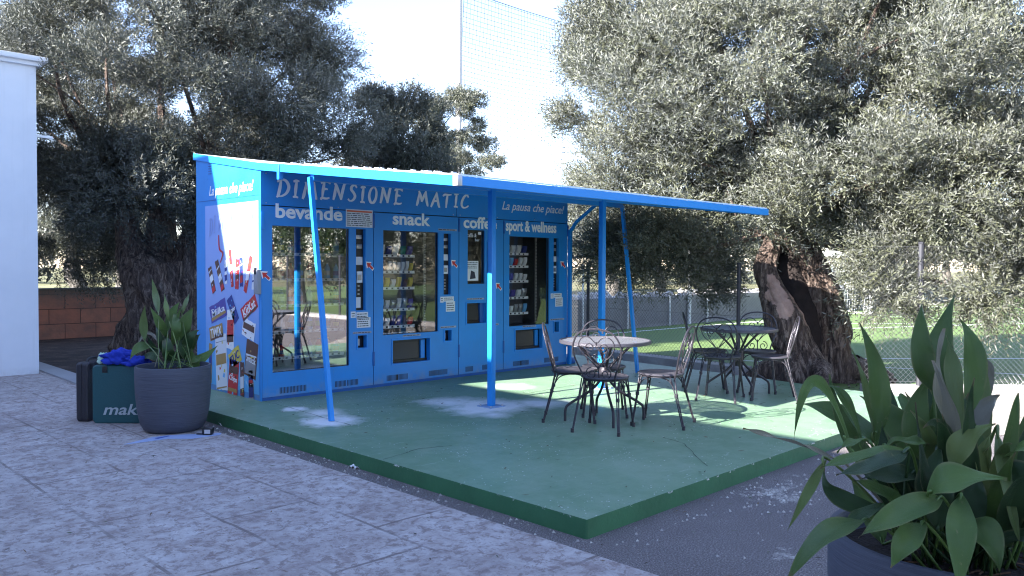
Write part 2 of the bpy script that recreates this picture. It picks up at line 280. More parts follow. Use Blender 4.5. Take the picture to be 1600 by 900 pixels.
# ------------------------------------------------------------------ object helpers
def tag(o, label=None, cat=None, group=None, kind=None):
    if label: o['label'] = label
    if cat: o['category'] = cat
    if group: o['group'] = group
    if kind: o['kind'] = kind
    return o
def thing(name, loc, label, cat, group=None, rz=0.0):
    o = bpy.data.objects.new(name, None); o.empty_display_size = 0.1; COL.objects.link(o); o.location = loc; o.rotation_euler[2] = rz
    return tag(o, label, cat, group)
class MB:
    """collects shapes, then builds ONE mesh object"""
    def __init__(s): s.v = []; s.f = []; s.m = []; s.mats = []; s.smooth = []
    def mi(s, m):
        if m not in s.mats: s.mats.append(m)
        return s.mats.index(m)
    def add(s, vs, fs, m, smooth=False):
        b = len(s.v); s.v += [tuple(v) for v in vs]; k = s.mi(m)
        for f in fs: s.f.append([b+i for i in f]); s.m.append(k); s.smooth.append(smooth)
    def box(s, lo, hi, m, M=None, bev=0.0):
        x0,y0,z0 = lo; x1,y1,z1 = hi
        if bev > 0:
            bm = bmesh.new(); bmesh.ops.create_cube(bm, size=1)
            for v in bm.verts: v.co = Vector(((x0+x1)/2+v.co.x*(x1-x0), (y0+y1)/2+v.co.y*(y1-y0), (z0+z1)/2+v.co.z*(z1-z0)))
            bmesh.ops.bevel(bm, geom=bm.edges[:], offset=bev, segments=2, affect='EDGES', profile=0.5)
            s.bm(bm, m, M, True); return
        vs = [Vector(p) for p in ((x0,y0,z0),(x1,y0,z0),(x1,y1,z0),(x0,y1,z0),(x0,y0,z1),(x1,y0,z1),(x1,y1,z1),(x0,y1,z1))]
        if M is not None: vs = [M @ v for v in vs]
        s.add(vs, [(0,3,2,1),(4,5,6,7),(0,1,5,4),(1,2,6,5),(2,3,7,6),(3,0,4,7)], m)
    def bm(s, bm, m, M=None, smooth=False):
        bm.verts.index_update(); vs = [(M @ v.co) if M is not None else v.co.copy() for v in bm.verts]
        s.add(vs, [[v.index for v in f.verts] for f in bm.faces], m, smooth); bm.free()
    def prism(s, poly, z0, z1, m, mside=None):
        n = len(poly); vs = [(x,y,z0) for x,y in poly]+[(x,y,z1) for x,y in poly]
        s.add(vs, [list(range(n,2*n))], m); s.add(vs, [[i,(i+1)%n,n+(i+1)%n,n+i] for i in range(n)]+[list(range(n-1,-1,-1))], mside or m)
    def tube(s, pts, r, m, n=6, closed=False, cap=True):
        pts = [Vector(p) for p in pts]; k = len(pts); rs = r if isinstance(r, (list, tuple)) else [r]*k
        vs = []; up = None
        for i, p in enumerate(pts):
            a = pts[(i-1) % k] if (i > 0 or closed) else p; b = pts[(i+1) % k] if (i < k-1 or closed) else p
            t = (b-a).normalized() if (b-a).length > 1e-9 else Vector((0,0,1))
            if up is None: up = Vector((0,0,1)) if abs(t.z) < 0.9 else Vector((1,0,0))
            x = t.cross(up).normalized(); y = x.cross(t).normalized(); up = y
            for j in range(n):
                q = 2*math.pi*j/n+math.pi/n; vs.append(p+(x*math.cos(q)+y*math.sin(q))*rs[i])
        fs = []
        for i in range(k if closed else k-1):
            for j in range(n): fs.append([i*n+j, i*n+(j+1)%n, ((i+1)%k)*n+(j+1)%n, ((i+1)%k)*n+j])
        if cap and not closed: fs += [list(range(n))[::-1], [(k-1)*n+j for j in range(n)]]
        s.add(vs, fs, m, n > 4)
    def lathe(s, prof, m, n=32, c=(0,0,0)):
        vs = []; k = len(prof)
        for i in range(n):
            q = 2*math.pi*i/n
            for r, z in prof: vs.append((c[0]+r*math.cos(q), c[1]+r*math.sin(q), c[2]+z))
        fs = [[i*k+j, ((i+1)%n)*k+j, ((i+1)%n)*k+j+1, i*k+j+1] for i in range(n) for j in range(k-1)]
        s.add(vs, fs, m, True)
    def build(s, name, parent=None, label=None, origin=None, autosmooth=True):
        me = bpy.data.meshes.new(name); off = Vector(origin) if origin is not None else Vector((0,0,0))
        me.from_pydata([tuple(Vector(v)-off) for v in s.v], [], s.f)
        for m in s.mats: me.materials.append(m)
        me.polygons.foreach_set('material_index', s.m); me.polygons.foreach_set('use_smooth', s.smooth); me.update()
        if any(s.smooth) and autosmooth:
            try: me.set_sharp_from_angle(angle=math.radians(42))
            except Exception: pass
        o = bpy.data.objects.new(name, me); COL.objects.link(o)
        if parent is not None: o.parent = parent
        elif origin is not None: o.location = off
        if label: o['label'] = label
        return o
def struct(mb, name): return tag(mb.build(name), kind='structure')
def copy_tree(o, parent=None):
    c = o.copy(); COL.objects.link(c); c.parent = parent
    for ch in list(o.children): copy_tree(ch, c)
    return c
def text_mesh(txt, size, width=None, shear=0.0, offset=0.0, extrude=0.0015):
    """lettering as verts/faces in the x-z plane, baseline at 0"""
    cu = bpy.data.curves.new('t', 'FONT'); cu.body = txt; cu.size = size; cu.shear = shear; cu.offset = offset; cu.extrude = extrude; cu.resolution_u = 3
    ob = bpy.data.objects.new('t', cu); COL.objects.link(ob); dg = bpy.context.evaluated_depsgraph_get(); dg.update()
    me = bpy.data.meshes.new_from_object(ob.evaluated_get(dg)); vs = np.array([v.co[:] for v in me.vertices]); fs = [list(p.vertices) for p in me.polygons]
    bpy.data.objects.remove(ob); bpy.data.curves.remove(cu); bpy.data.meshes.remove(me)
    vs[:,0] -= vs[:,0].min()
    if width: vs[:,0] *= width/vs[:,0].max()
    return vs, fs
def add_text(mb, txt, size, m, M, width=None, shear=0.0, offset=0.0):
    """M maps (x right, y up, z out of the surface)"""
    vs, fs = text_mesh(txt, size, width, shear, offset); mb.add([M @ Vector(v) for v in vs], fs, m)
FRONT = lambda x, z, y=-0.003: Matrix(((1,0,0,x),(0,0,-1,y),(0,1,0,z),(0,0,0,1)))       # on the kiosk front, facing -Y
SIDE = lambda y, z, x=-0.003: Matrix(((0,0,-1,x),(-1,0,0,y),(0,1,0,z),(0,0,0,1)))       # on the kiosk side, facing -X

# ------------------------------------------------------------------ ground
g = MB(); g.add([(-300,-300,-0.06),(400,-300,-0.06),(400,400,-0.06),(-300,400,-0.06)], [(0,1,2,3)], MEADOW); struct(g, 'ground')
g = MB(); g.add([(-0.95,-30,0),(8.3,-30,0),(8.9,-7.2,0),(5.6,-3.9,0),(5.9,2.2,0),(-0.95,2.2,0)], [(0,1,2,3,4,5)], ASPH); struct(g, 'asphalt')
g = MB(); g.add([(5.3,-6.6,0.004),(8.2,-9.6,0.004),(8.8,-7.0,0.004),(6.0,-4.0,0.004),(5.65,-3.4,0.004),(4.9,-3.6,0.004),(5.18,-4.78,0.004),(4.4,-4.82,0.004),(4.0,-5.4,0.004)], [list(range(9))], GRAVEL); struct(g, 'gravel_ground')
g = MB(); g.add([(-0.7,1.9,-0.004),(5.9,1.9,-0.004),(7.3,4.4,-0.004),(7.3,10.3,-0.004),(-2.0,10.3,-0.004),(-0.9,4.0,-0.004)], [(0,1,2,3,4,5)], DIRT); struct(g, 'bare_earth')
g = MB(); g.prism([(-9,-30),(-0.79,-30),(-0.79,2.3),(-0.66,6.2),(-9,6.2)], -0.1, 0.012, PAVE, CONC); struct(g, 'paving')
g = MB(); g.prism([(-0.785,2.3),(-0.5,2.3),(-0.42,6.2),(-0.655,6.2)], -0.1, 0.03, CONCP); struct(g, 'concrete_edging')
g = MB(); g.prism([(-0.615,-4.79),(5.15,-4.75),(5.2,-3.62),(5.45,-1.9),(5.68,0.3),(5.75,2.0),(-0.615,2.0)], -0.05, 0.11, DECKT, DECKS); o = struct(g, 'green_platform')
bv = o.modifiers.new('bevel', 'BEVEL'); bv.width = 0.012; bv.segments = 2; bv.limit_method = 'ANGLE'
g = MB(); g.add([(5.9,-3.4,-0.02),(8.9,-6.9,-0.02),(8.3,-45,-0.02),(60,-45,-0.02),(60,4.5,-0.02),(7.2,4.5,-0.02),(6.3,1.9,-0.02)], [(0,1,2,3,4,5,6)], TURF); struct(g, 'sports_field')
def stripe(mb, a, b, w, z=-0.016):
    a = Vector((a[0],a[1],0)); b = Vector((b[0],b[1],0)); d = (b-a).normalized(); s = Vector((-d.y,d.x,0))*w/2
    mb.add([(p.x,p.y,z) for p in (a-s,b-s,b+s,a+s)], [(0,1,2,3)], LINE)
g = MB()
for a, b, w in (((7.0,1.5),(9.4,-4.7),0.06),((9.4,-4.7),(9.6,-40),0.06),((8.6,-1.2),(12.4,-4.6),0.08),((12.4,-4.6),(26,-19),0.08),((9.3,3.9),(34,3.2),0.1),
                ((12.5,2.6),(30,-5.5),0.1),((22.5,2.7),(22.5,-14),0.1),((16.5,3.6),(20.5,-1.0),0.08),((20.5,-1.0),(33,-9),0.08)): stripe(g, a, b, w)
struct(g, 'field_lines')
g = MB(); rnd = random.Random(9)  # cracks and other thin dark lines on the platform top
for pts in ([(0.02,-0.02),(0.01,-0.6),(-0.03,-1.2),(-0.06,-1.75)], [(2.2,-1.51),(2.75,-1.45),(3.6,-1.40)], [(2.24,-1.95),(2.62,-1.93),(3.0,-1.9)], [(0.9,-4.6),(1.4,-4.1),(1.5,-3.8)], [(-0.6,-2.9),(-0.2,-2.8),(0.1,-2.9)]):
    P = []
    for a, b in zip(pts[:-1], pts[1:]):
        for k in range(8): f = k/8; P.append(Vector((a[0]+(b[0]-a[0])*f+rnd.uniform(-.008,.008), a[1]+(b[1]-a[1])*f+rnd.uniform(-.008,.008), 0.1135)))
    for a, b in zip(P[:-1], P[1:]):
        d = (b-a).normalized(); sd = Vector((-d.y,d.x,0))*rnd.uniform(0.0015,0.004); g.add([a-sd, b-sd, b+sd, a+sd], [(0,1,2,3)], mat('thin_dark_line', (0.04,0.055,0.045), 0.9))
struct(g, 'platform_dark_lines')
# dark shrubby litter around the big trunk
rnd = random.Random(5)
g = MB()
for i in range(260):
    a = rnd.uniform(0, 6.28); r = rnd.uniform(0.5, 1.15); x, y = 5.95+r*math.cos(a)*0.9, -2.95+r*math.sin(a)*0.9; s = rnd.uniform(0.01, 0.035); b = rnd.uniform(0, 3)
    g.add([(x+s*math.cos(b+k*2.1), y+s*math.sin(b+k*2.1), 0.02+rnd.uniform(0, 0.03)) for k in range(3)], [(0,1,2)], BARK)
tag(g.build('leaf_litter'), kind='stuff')

# ------------------------------------------------------------------ white building, with an added unseen wing shaped to throw the big shade
Bd = thing('white_building', (-1.0,4.72,0), 'white plastered building with a thin moulded cornice at the left edge', 'building')
g = MB(); g.box((-13,4.72,-0.1), (-0.78,12,4.15), STUCCO)
g.box((-13,-22,-0.1), (-6,2.35,4.86), STUCCO); g.box((-13,2.35,2.75), (-6,4.72,6.15), STUCCO); g.box((-13,2.95,-0.1), (-6.3,4.715,2.75), STUCCO)  # unseen wing blocks, stepped and opened to shape the shadow edges
g.build('wall', Bd, origin=Bd.location)
g = MB(); g.box((-13.05,4.66,4.15), (-0.72,12.06,4.20), STUCCO); g.box((-13.1,4.60,4.20), (-0.66,12.12,4.27), STUCCO, bev=0.012); g.build('cornice', Bd, origin=Bd.location)
g = MB(); g.box((-0.78,4.80,3.22), (-0.56,4.84,3.25), WHITE); g.box((-0.78,4.78,3.17), (-0.76,4.86,3.30), WHITE); g.build('wall_bracket', Bd, origin=Bd.location)

# ------------------------------------------------------------------ vending kiosk
D = 0.11; KW, KD = 4.68, 1.52
zb = lambda y: 2.45+0.155*y if y >= 0 else 2.45+0.118*y
K = thing('vending_kiosk', (0,0,D), 'long bright blue kiosk with four built-in vending machines under white lettering', 'vending kiosk')
g = MB()
# shell: side walls, back, ceiling, with sloping top
def wall_poly(x, flip):
    p = [(x,0.0,D),(x,KD,D),(x,KD,zb(KD)-0.003),(x,0.0,zb(0)-0.003)]; g.add(p, [(0,1,2,3) if flip else (3,2,1,0)], BLUE)
wall_poly(0.0, False); wall_poly(KW, True)
g.add([(0,KD,D),(KW,KD,D),(KW,KD,zb(KD)-0.003),(0,KD,zb(KD)-0.003)], [(0,3,2,1)], BLUE)
g.add([(0,0.6,D+0.01),(KW,0.6,D+0.01),(KW,0.6,2.4),(0,0.6,2.4)], [(0,1,2,3)], DARK)
g.box((0.0,0.012,D),(KW,0.02,D+0.045), BLUED)
g.build('body', K, origin=K.location)
# seams on the side wall
g = MB(); g.box((-0.004,0.02,2.205),(0.0,KD-0.02,2.211), BLUED); g.box((-0.005,0.0,D),(0.001,0.035,2.44), BLUEM); g.box((-0.004,KD-0.3,2.44),(-0.001,KD-0.302,2.445), BLUED)
for k in range(6): g.box((-0.006,1.13,2.50+k*0.028),(0.0,1.20,2.508+k*0.028), BLUED)
g.build('side_trim', K, origin=K.location)
# roof with overhang
def slab(mb, x0, x1, ys, t, m, top=None):
    for a, b in zip(ys[:-1], ys[1:]):
        vs = [(x0,a,zb(a)),(x1,a,zb(a)),(x1,b,zb(b)),(x0,b,zb(b)),(x0,a,zb(a)+t),(x1,a,zb(a)+t),(x1,b,zb(b)+t),(x0,b,zb(b)+t)]
        mb.add(vs, [(0,3,2,1),(0,1,5,4),(1,2,6,5),(2,3,7,6),(3,0,4,7)], m); mb.add(vs, [(4,5,6,7)], top or m)
ROOFW = mat('white_roof_sheet', (0.70,0.72,0.74), 0.5)
g = MB(); slab(g, -0.02, KW+0.02, [-0.40,0.0,KD+0.03], 0.075, BLUEM, ROOFW); g.build('roof', K, origin=K.location)
g = MB(); g.box((-0.028,-0.405,zb(-0.4)-0.075),(0.02,-0.36,zb(-0.4)+0.07), BLUEM, bev=0.004); g.build('roof_bracket', K, origin=K.location)

def panel(mb, x0, x1, z0, z1, holes, m, y=0.0, depth=0.05, mrev=None):
    xs = sorted({x0,x1,*[h[0] for h in holes],*[h[1] for h in holes]}); zs = sorted({z0,z1,*[h[2] for h in holes],*[h[3] for h in holes]})
    for a, b in zip(xs[:-1], xs[1:]):
        for c, d in zip(zs[:-1], zs[1:]):
            mx, mz = (a+b)/2, (c+d)/2
            if any(h[0] < mx < h[1] and h[2] < mz < h[3] for h in holes): continue
            mb.add([(a,y,c),(b,y,c),(b,y,d),(a,y,d)], [(0,1,2,3)], m)
    for h in holes:
        a, b, c, d = h; yy = y+depth
        mb.add([(a,y,c),(b,y,c),(b,y,d),(a,y,d),(a,yy,c),(b,yy,c),(b,yy,d),(a,yy,d)], [(0,4,5,1),(1,5,6,2),(2,6,7,3),(3,7,4,0)], mrev or m)
    mb.add([(x0,y,z0),(x1,y,z0),(x1,y,z1),(x0,y,z1),(x0,y+0.03,z0),(x1,y+0.03,z0),(x1,y+0.03,z1),(x0,y+0.03,z1)], [(0,4,5,1),(1,5,6,2),(2,6,7,3),(3,7,4,0)], BLUED)

rnd = random.Random(3)
def rim(mb, a, b, c, d, w, m, y=-0.004, t=0.004):
    mb.box((a-w,y,c-w),(b+w,y+t,c), m); mb.box((a-w,y,d),(b+w,y+t,d+w), m); mb.box((a-w,y,c),(a,y+t,d), m); mb.box((b,y,c),(b+w,y+t,d), m)
ORD = ['first','second','third','fourth','fifth','sixth','seventh','eighth']
def fine_print(mb, x0, x1, z0, z1, y, rows, rng, m=None, fill=0.9):
    h = (z1-z0)/rows
    for r in range(rows):
        x = x0
        while x < x1-(x1-x0)*(1-fill)*rng.random():
            w = rng.uniform(0.012, 0.04)*(x1-x0)/0.2; 
            if x+w > x1: break
            mb.add([(x,y,z0+h*(r+0.3)),(x+w,y,z0+h*(r+0.3)),(x+w,y,z0+h*(r+0.68)),(x,y,z0+h*(r+0.68))], [(0,1,2,3)], m or INK); x += w+0.006*(x1-x0)/0.2
MG = 'vending machine fronts of the blue kiosk'
def machine(kind, x0, x1, title, tx, tw, tz, win, slot, hatch, coin, extra=None):
    lab = {'drinks':'widest machine front, lettered bevande','snack':'machine front lettered snack','coffee':'narrow machine front lettered coffee','sport':'right-hand machine front lettered sport & wellness'}[kind]
    holes = [h for h in (win, slot, hatch, coin) if h]
    p = MB(); panel(p, x0+0.004, x1-0.004, D+0.035, 2.095, holes, BLUE, 0.0, 0.06, BLUED if False else BLUE); M = p.build('machine_front', K, lab, origin=K.location)
    def sub(mb, name, label=None): return mb.build(name, M, label, origin=K.location)
    t = MB(); add_text(t, title, 0.2, WHITE, FRONT(tx, tz), tw, 0, 0.0055)
    # scale letters in height
    sub(t, 'lettering', 'white lettering reading '+title.replace('&', 'and'))
    # window: glass, black gasket, cavity
    a, b, c, d = win
    q = MB(); q.add([(a,0.03,c),(b,0.03,c),(b,0.03,d),(a,0.03,d)], [(0,1,2,3)], GLASS if kind == 'drinks' else GLASSC); sub(q, 'window_pane')
    q = MB(); rim(q, a+0.006, b-0.006, c+0.006, d-0.006, 0.006, BLACK, 0.018, 0.011); sub(q, 'window_gasket')
    q = MB(); yy = 0.55; q.add([(a-0.03,0.061,c-0.02),(b+0.03,0.061,c-0.02),(b+0.03,0.061,d+0.02),(a-0.03,0.061,d+0.02),(a-0.03,yy,c-0.02),(b+0.03,yy,c-0.02),(b+0.03,yy,d+0.02),(a-0.03,yy,d+0.02)],
                          [(0,1,5,4),(1,2,6,5),(2,3,7,6),(3,0,4,7),(4,5,6,7)], DARK); sub(q, 'cavity')
    # selector slot
    if slot:
        a, b, c, d = slot; q = MB(); q.box((a,0.045,c),(b,0.06,d), BLACK)
        h = d-c; w = b-a
        if w > 0.08:
            q.box((a+w*.2,0.036,d-h*.12),(b-w*.2,0.045,d-h*.07), ZINC, bev=0.002); q.box((a+w*.25,0.03,d-h*.24),(b-w*.2,0.045,d-h*.185), GREY, bev=0.003); q.box((a+w*.1,0.038,d-h*.44),(b-w*.1,0.045,d-h*.34), PAPER)
            q.box((a+w*.3,0.034,d-h*.66),(b-w*.12,0.045,d-h*.52), WHITE, bev=0.003); q.box((a+w*.35,0.031,d-h*.63),(b-w*.25,0.034,d-h*.56), GREY)
            if kind == 'drinks': q.box((a+w*.05,0.038,c+h*.03),(b-w*.3,0.045,c+h*.16), PAPER)
            for k in range(4): q.box((a+w*.4,0.040,c+h*(.08+.05*k)+(.1 if kind=='drinks' else 0)),(a+w*.6,0.045,c+h*(.10+.05*k)+(.1 if kind=='drinks' else 0)), GREY)
        else:
            q.box((a+.005,0.036,d-h*.16),(b-.005,0.045,d-h*.06), WHITE)
            for k in range(9): q.box((a+.008,0.038,d-h*(.26+.06*k)),(b-.008,0.045,d-h*(.24+.06*k)), GREY)
        sub(q, 'selector_panel'); q = MB(); rim(q, a, b, c, d, 0.009, BLUEM); sub(q, 'slot_rim')
    for hh, nm in ((hatch, 'delivery_hatch'), (coin, 'change_tray')):
        if not hh: continue
        a, b, c, d = hh; q = MB(); q.box((a,0.075,c),(b,0.09,d), BLACK)
        if nm == 'delivery_hatch':
            w = (b-a); q.add([(a+.03,0.055,c+.04),(b-w*.22,0.055,c+.04),(b-w*.22,0.068,d-.03),(a+.03,0.068,d-.03)], [(0,1,2,3)], mat('smoky_flap', (0.03,0.03,0.034), 0.25))
            q.box((a,0.05,c),(b,0.075,c+0.028), BLACK); q.box((b-w*.17,0.05,c+.03),(b-w*.06,0.075,d-.02), BLUE) if kind != 'coffee' else q.box((b-w*.2,0.04,c),(b,0.075,d), BLUED)
        else:
            q.box((a+.01,0.05,c+.02),(a+(b-a)*.55,0.075,c+(d-c)*.7), ZINC, bev=0.004)
        sub(q, nm); q = MB(); rim(q, a, b, c, d, 0.016, BLUEM, -0.008, 0.008); sub(q, 'hatch_frame' if nm == 'delivery_hatch' else 'tray_frame')
    # ventilation slits
    groups = [((x1-x0)*.145, 10), ((x1-x0)*.255, 10), ((x1-x0)*.63, 9), ((x1-x0)*.745, 9)] if x1-x0 > 1 else [((x1-x0)*.15, 8), ((x1-x0)*.52, 6), ((x1-x0)*.66, 6)]
    for gx, n_ in groups:
        q = MB()
        for k in range(n_): q.box((x0+gx+k*0.0165,-0.0015,0.168),(x0+gx+k*0.0165+0.008,0.002,0.232), BLACK)
        sub(q, 'vent')
    for zz in (0.36, 1.92):
        q = MB(); q.box((x1-0.012,-0.012,zz),(x1+0.012,0.0,zz+0.16), BLUED, bev=0.003); sub(q, 'hinge')
    return M, sub

def arrow(x, z):
    q = MB(); T = Matrix.Translation((x,-0.002,z)) @ Matrix.Rotation(math.radians(40), 4, 'Y')
    for s, m, y in ((1.35, WHITE, 0), (1.0, RED, -0.0012)):
        pts = [(0.05,-0.013),(0.05,0.013),(-0.005,0.013),(-0.005,0.036),(-0.055,0),(-0.005,-0.036),(-0.005,-0.013)]
        q.add([T @ Vector((px*s-(0.004 if s > 1 else 0), y, pz*s)) for px, pz in pts], [(0,1,2,6),(2,3,4,5,6)], m)
    return q
def notice(a, b, c, d, head, rows, seed, headm=ORANGE):
    q = MB(); y = -0.003; q.box((a,y,c),(b,0.0,d), PAPER); rg = random.Random(seed)
    if head: q.add([(a+.01,y-.001,d-.03),(b-.01,y-.001,d-.03),(b-.01,y-.001,d-.012),(a+.01,y-.001,d-.012)], [(0,1,2,3)], headm)
    fine_print(q, a+.01, b-.01, c+.008, d-(.035 if head else .008), y-.001, rows, rg)
    return q
def strip_caption(x0, x1, z):
    q = MB(); q.box((x0,-0.0015,z),(x1,0.0,z+0.022), mat('grey_caption', (0.35,0.38,0.45), 0.6)); fine_print(q, x0+.005, x1-.005, z, z+.022, -0.0025, 1, random.Random(int(x0*100))); return q

# drinks
M1, sub = machine('drinks', 0.0, 1.365, 'bevande', 0.155, 0.80, 1.985, (0.118,1.045,0.39,1.90), (1.13,1.256,0.995,1.90), None, (1.15,1.27,0.575,0.715))
sub(arrow(0.045,1.385), 'arrow_sticker'); sub(arrow(1.315,1.49), 'arrow_sticker')
q = notice(1.0,1.352,1.92,2.115,True,7,1); sub(q, 'notice'); sub(notice(1.135,1.29,0.905,0.975,False,2,2), 'notice'); q = notice(1.14,1.322,0.80,0.915,False,4,3,RED); sub(q, 'notice')
sub(notice(1.062,1.125,0.915,0.985,False,2,4,RED), 'notice'); sub(strip_caption(1.09,1.335,0.735), 'caption')
# snack
M2, sub = machine('snack', 1.365, 2.645, 'snack', 1.63, 0.555, 1.975, (1.50,2.315,0.70,1.90), (2.395,2.51,1.145,1.89), (1.63,2.18,0.36,0.63), (2.418,2.522,0.578,0.708))
sub(arrow(2.57,1.52), 'arrow_sticker'); sub(notice(2.395,2.56,1.06,1.12,False,2,5), 'notice'); sub(notice(2.435,2.58,0.935,1.06,False,4,6), 'notice'); sub(notice(2.345,2.395,1.05,1.12,False,2,7), 'notice')
sub(strip_caption(1.78,2.04,0.665), 'caption'); sub(strip_caption(2.35,2.60,0.735), 'caption'); sub(strip_caption(2.31,2.61,1.925), 'caption')
# coffee
M3, sub = machine('coffee', 2.645, 3.42, 'coffee', 2.716, 0.575, 1.975, (2.79,3.08,1.27,1.95), (3.12,3.162,0.965,1.81), (2.775,3.105,0.77,1.028), None)
q = MB(); q.box((2.80,0.0255,1.31),(2.995,0.027,1.56), PAPER); fine_print(q, 2.81, 2.985, 1.46, 1.55, 0.0245, 4, random.Random(9)); q.add([(2.85,0.0245,1.33),(2.95,0.0245,1.34),(2.93,0.0245,1.42),(2.87,0.0245,1.44)], [(0,1,2,3)], INK); sub(q, 'window_poster')
q = MB(); add_text(q, 'caffè &', 0.07, PAPER, FRONT(2.80,1.86,0.024), 0.16); add_text(q, 'bar', 0.05, PAPER, FRONT(2.94,1.81,0.024), 0.07); q.box((2.99,0.024,1.895),(3.04,0.026,1.93), PAPER); sub(q, 'window_sticker')
sub(arrow(3.33,1.23), 'arrow_sticker'); sub(strip_caption(2.78,3.07,1.07), 'caption'); sub(strip_caption(3.20,3.33,0.73), 'caption')
# sport
M4, sub = machine('sport', 3.42, 4.68, 'sport & wellness', 3.455, 0.985, 1.965, (3.525,4.305,0.70,1.89), (4.388,4.50,1.148,1.889), (3.64,4.165,0.38,0.645), (4.41,4.506,0.582,0.721))
sub(arrow(4.59,1.52), 'arrow_sticker'); sub(notice(4.40,4.56,1.06,1.12,False,2,15), 'notice'); sub(notice(4.43,4.585,0.935,1.06,False,4,16), 'notice'); sub(notice(4.335,4.39,1.05,1.12,False,2,17), 'notice')
sub(strip_caption(3.78,4.04,0.675), 'caption'); sub(strip_caption(4.33,4.62,0.745), 'caption')
# sign band over the machines
g = MB(); panel(g, 0.0, 2.60, 2.105, 2.448, [], BLUE); SP = g.build('sign_panel', K, origin=K.location)
g = MB(); panel(g, 2.606, KW, 2.105, 2.448, [], BLUE); SP2 = g.build('sign_panel', K, origin=K.location)
q = MB()
for xx in (0.05,0.9,1.75,2.55,2.66,3.3,4.0,4.63):
    for zz in (2.125, 2.425): q.lathe([(0,0.0),(0.007,0.0),(0.007,0.004)], ZINC, 6, (0,0,0)); n_ = 18; q.v[-n_:] = [(xx+v[0], -0.005+v[2], zz+v[1]) for v in q.v[-n_:]]
q.build('panel_screws', K, origin=K.location)
# the brushy capitals, drawn stroke by stroke (unit box, y up)
GL = {
 'D':(0.82,[[(0.30,1.0),(0.22,0.5),(0.10,0.05),(0.0,-0.06)],[(0.05,0.86),(0.30,1.02),(0.62,0.95),(0.80,0.62),(0.66,0.25),(0.35,0.03),(0.06,0.0)]]),
 'I':(0.42,[[(0.05,0.93),(0.25,1.0),(0.45,0.97)],[(0.27,0.98),(0.20,0.5),(0.16,0.02)],[(0.0,0.0),(0.18,0.03),(0.36,-0.02)]]),
 'M':(0.98,[[(0.0,-0.05),(0.12,0.30),(0.26,0.95)],[(0.20,0.98),(0.36,0.62),(0.42,0.25)],[(0.42,0.25),(0.62,0.65),(0.80,1.03)],[(0.78,1.0),(0.82,0.5),(0.92,0.05),(1.0,0.02)]]),
 'E':(0.66,[[(0.30,0.97),(0.20,0.5),(0.13,-0.02)],[(0.05,0.86),(0.30,1.0),(0.66,0.96),(0.64,0.86)],[(0.20,0.52),(0.36,0.56),(0.54,0.54)],[(0.0,-0.08),(0.12,0.02),(0.42,0.0),(0.64,0.06)]]),
 'N':(0.86,[[(0.02,-0.04),(0.14,0.40),(0.20,0.92)],[(0.08,0.98),(0.22,0.90),(0.42,0.45),(0.58,0.0)],[(0.58,0.0),(0.68,0.50),(0.82,0.95),(0.95,1.04)]]),
 'S':(0.66,[[(0.66,0.86),(0.52,1.0),(0.30,0.92),(0.24,0.72),(0.42,0.52),(0.52,0.30),(0.36,0.06),(0.12,0.0),(0.0,0.12)]]),
 'O':(0.66,[[(0.42,0.98),(0.18,0.80),(0.04,0.42),(0.14,0.06),(0.36,0.02),(0.56,0.30),(0.60,0.72),(0.44,0.98),(0.32,0.98)]]),
 'A':(0.80,[[(0.0,-0.05),(0.20,0.35),(0.52,1.03)],[(0.50,1.0),(0.58,0.5),(0.70,0.02),(0.80,0.0)],[(0.16,0.36),(0.40,0.40),(0.70,0.38)]]),
 'T':(0.74,[[(0.0,0.84),(0.20,0.96),(0.52,0.96),(0.78,1.0)],[(0.42,0.96),(0.34,0.5),(0.28,-0.04)]]),
 'C':(0.72,[[(0.70,0.80),(0.58,0.98),(0.34,0.88),(0.12,0.55),(0.06,0.22),(0.22,0.02),(0.50,0.06),(0.70,0.20)]]),
}
def smooth_pts(pts, n=6):
    P = [Vector((p[0],p[1])) if len(p) == 2 else Vector(p) for p in pts]; out = []
    P = [P[0]*2-P[1]]+P+[P[-1]*2-P[-2]]
    for i in range(1, len(P)-2):
        for k in range(n):
            t = k/n; a,b,c,d = P[i-1:i+3]
            out.append(0.5*((2*b)+(c-a)*t+(2*a-5*b+4*c-d)*t*t+(3*b-a-3*c+d)*t*t*t))
    out.append(P[-2]); return out
def brush(mb, pts, w, m, M, z=0.0025):
    P = smooth_pts(pts, 5); n = len(P); vs = []
    for i, p in enumerate(P):
        t = (P[min(i+1,n-1)]-P[max(i-1,0)]).normalized(); s = i/(n-1)
        k = w*(0.62+0.38*math.sin(math.pi*min(1,s*1.15)))*(0.8+0.45*abs(t.y)); q = Vector((-t.y,t.x))*k
        for a in (p+q, p-q): vs += [M @ Vector((a.x,a.y,z))]
    mb.add(vs, [(2*i,2*i+1,2*i+3,2*i+2) for i in range(n-1)], m)
def brush_word(mb, word, x0, x1, z, h, m, jitter):
    tot = sum(GL[c][0]+0.24 for c in word)-0.24; s = (x1-x0)/(tot*h); x = x0; rg = random.Random(jitter)
    for c in word:
        wd, strokes = GL[c]; dz = rg.uniform(-0.008, 0.008); hh = h*rg.uniform(0.95, 1.05)
        for k_, st in enumerate(strokes): brush(mb, [(a*h*s, b*hh) for a, b in st], 0.0150, m, FRONT(x, z+dz), 0.0025+0.0006*k_)
        x += (wd+0.24)*h*s
SILV = mat('pale_lilac_lettering', (0.88,0.85,0.87), 0.4)
g = MB(); brush_word(g, 'DIMENSIONE', 0.165, 1.76, 2.205, 0.178, SILV, 4); g.build('lettering', SP, 'pale brushed capitals reading DIMENSIONE', origin=K.location)
g = MB(); brush_word(g, 'MATIC', 1.975, 2.80, 2.215, 0.165, SILV, 8); g.build('lettering', SP2, 'pale brushed capitals reading MATIC', origin=K.location)
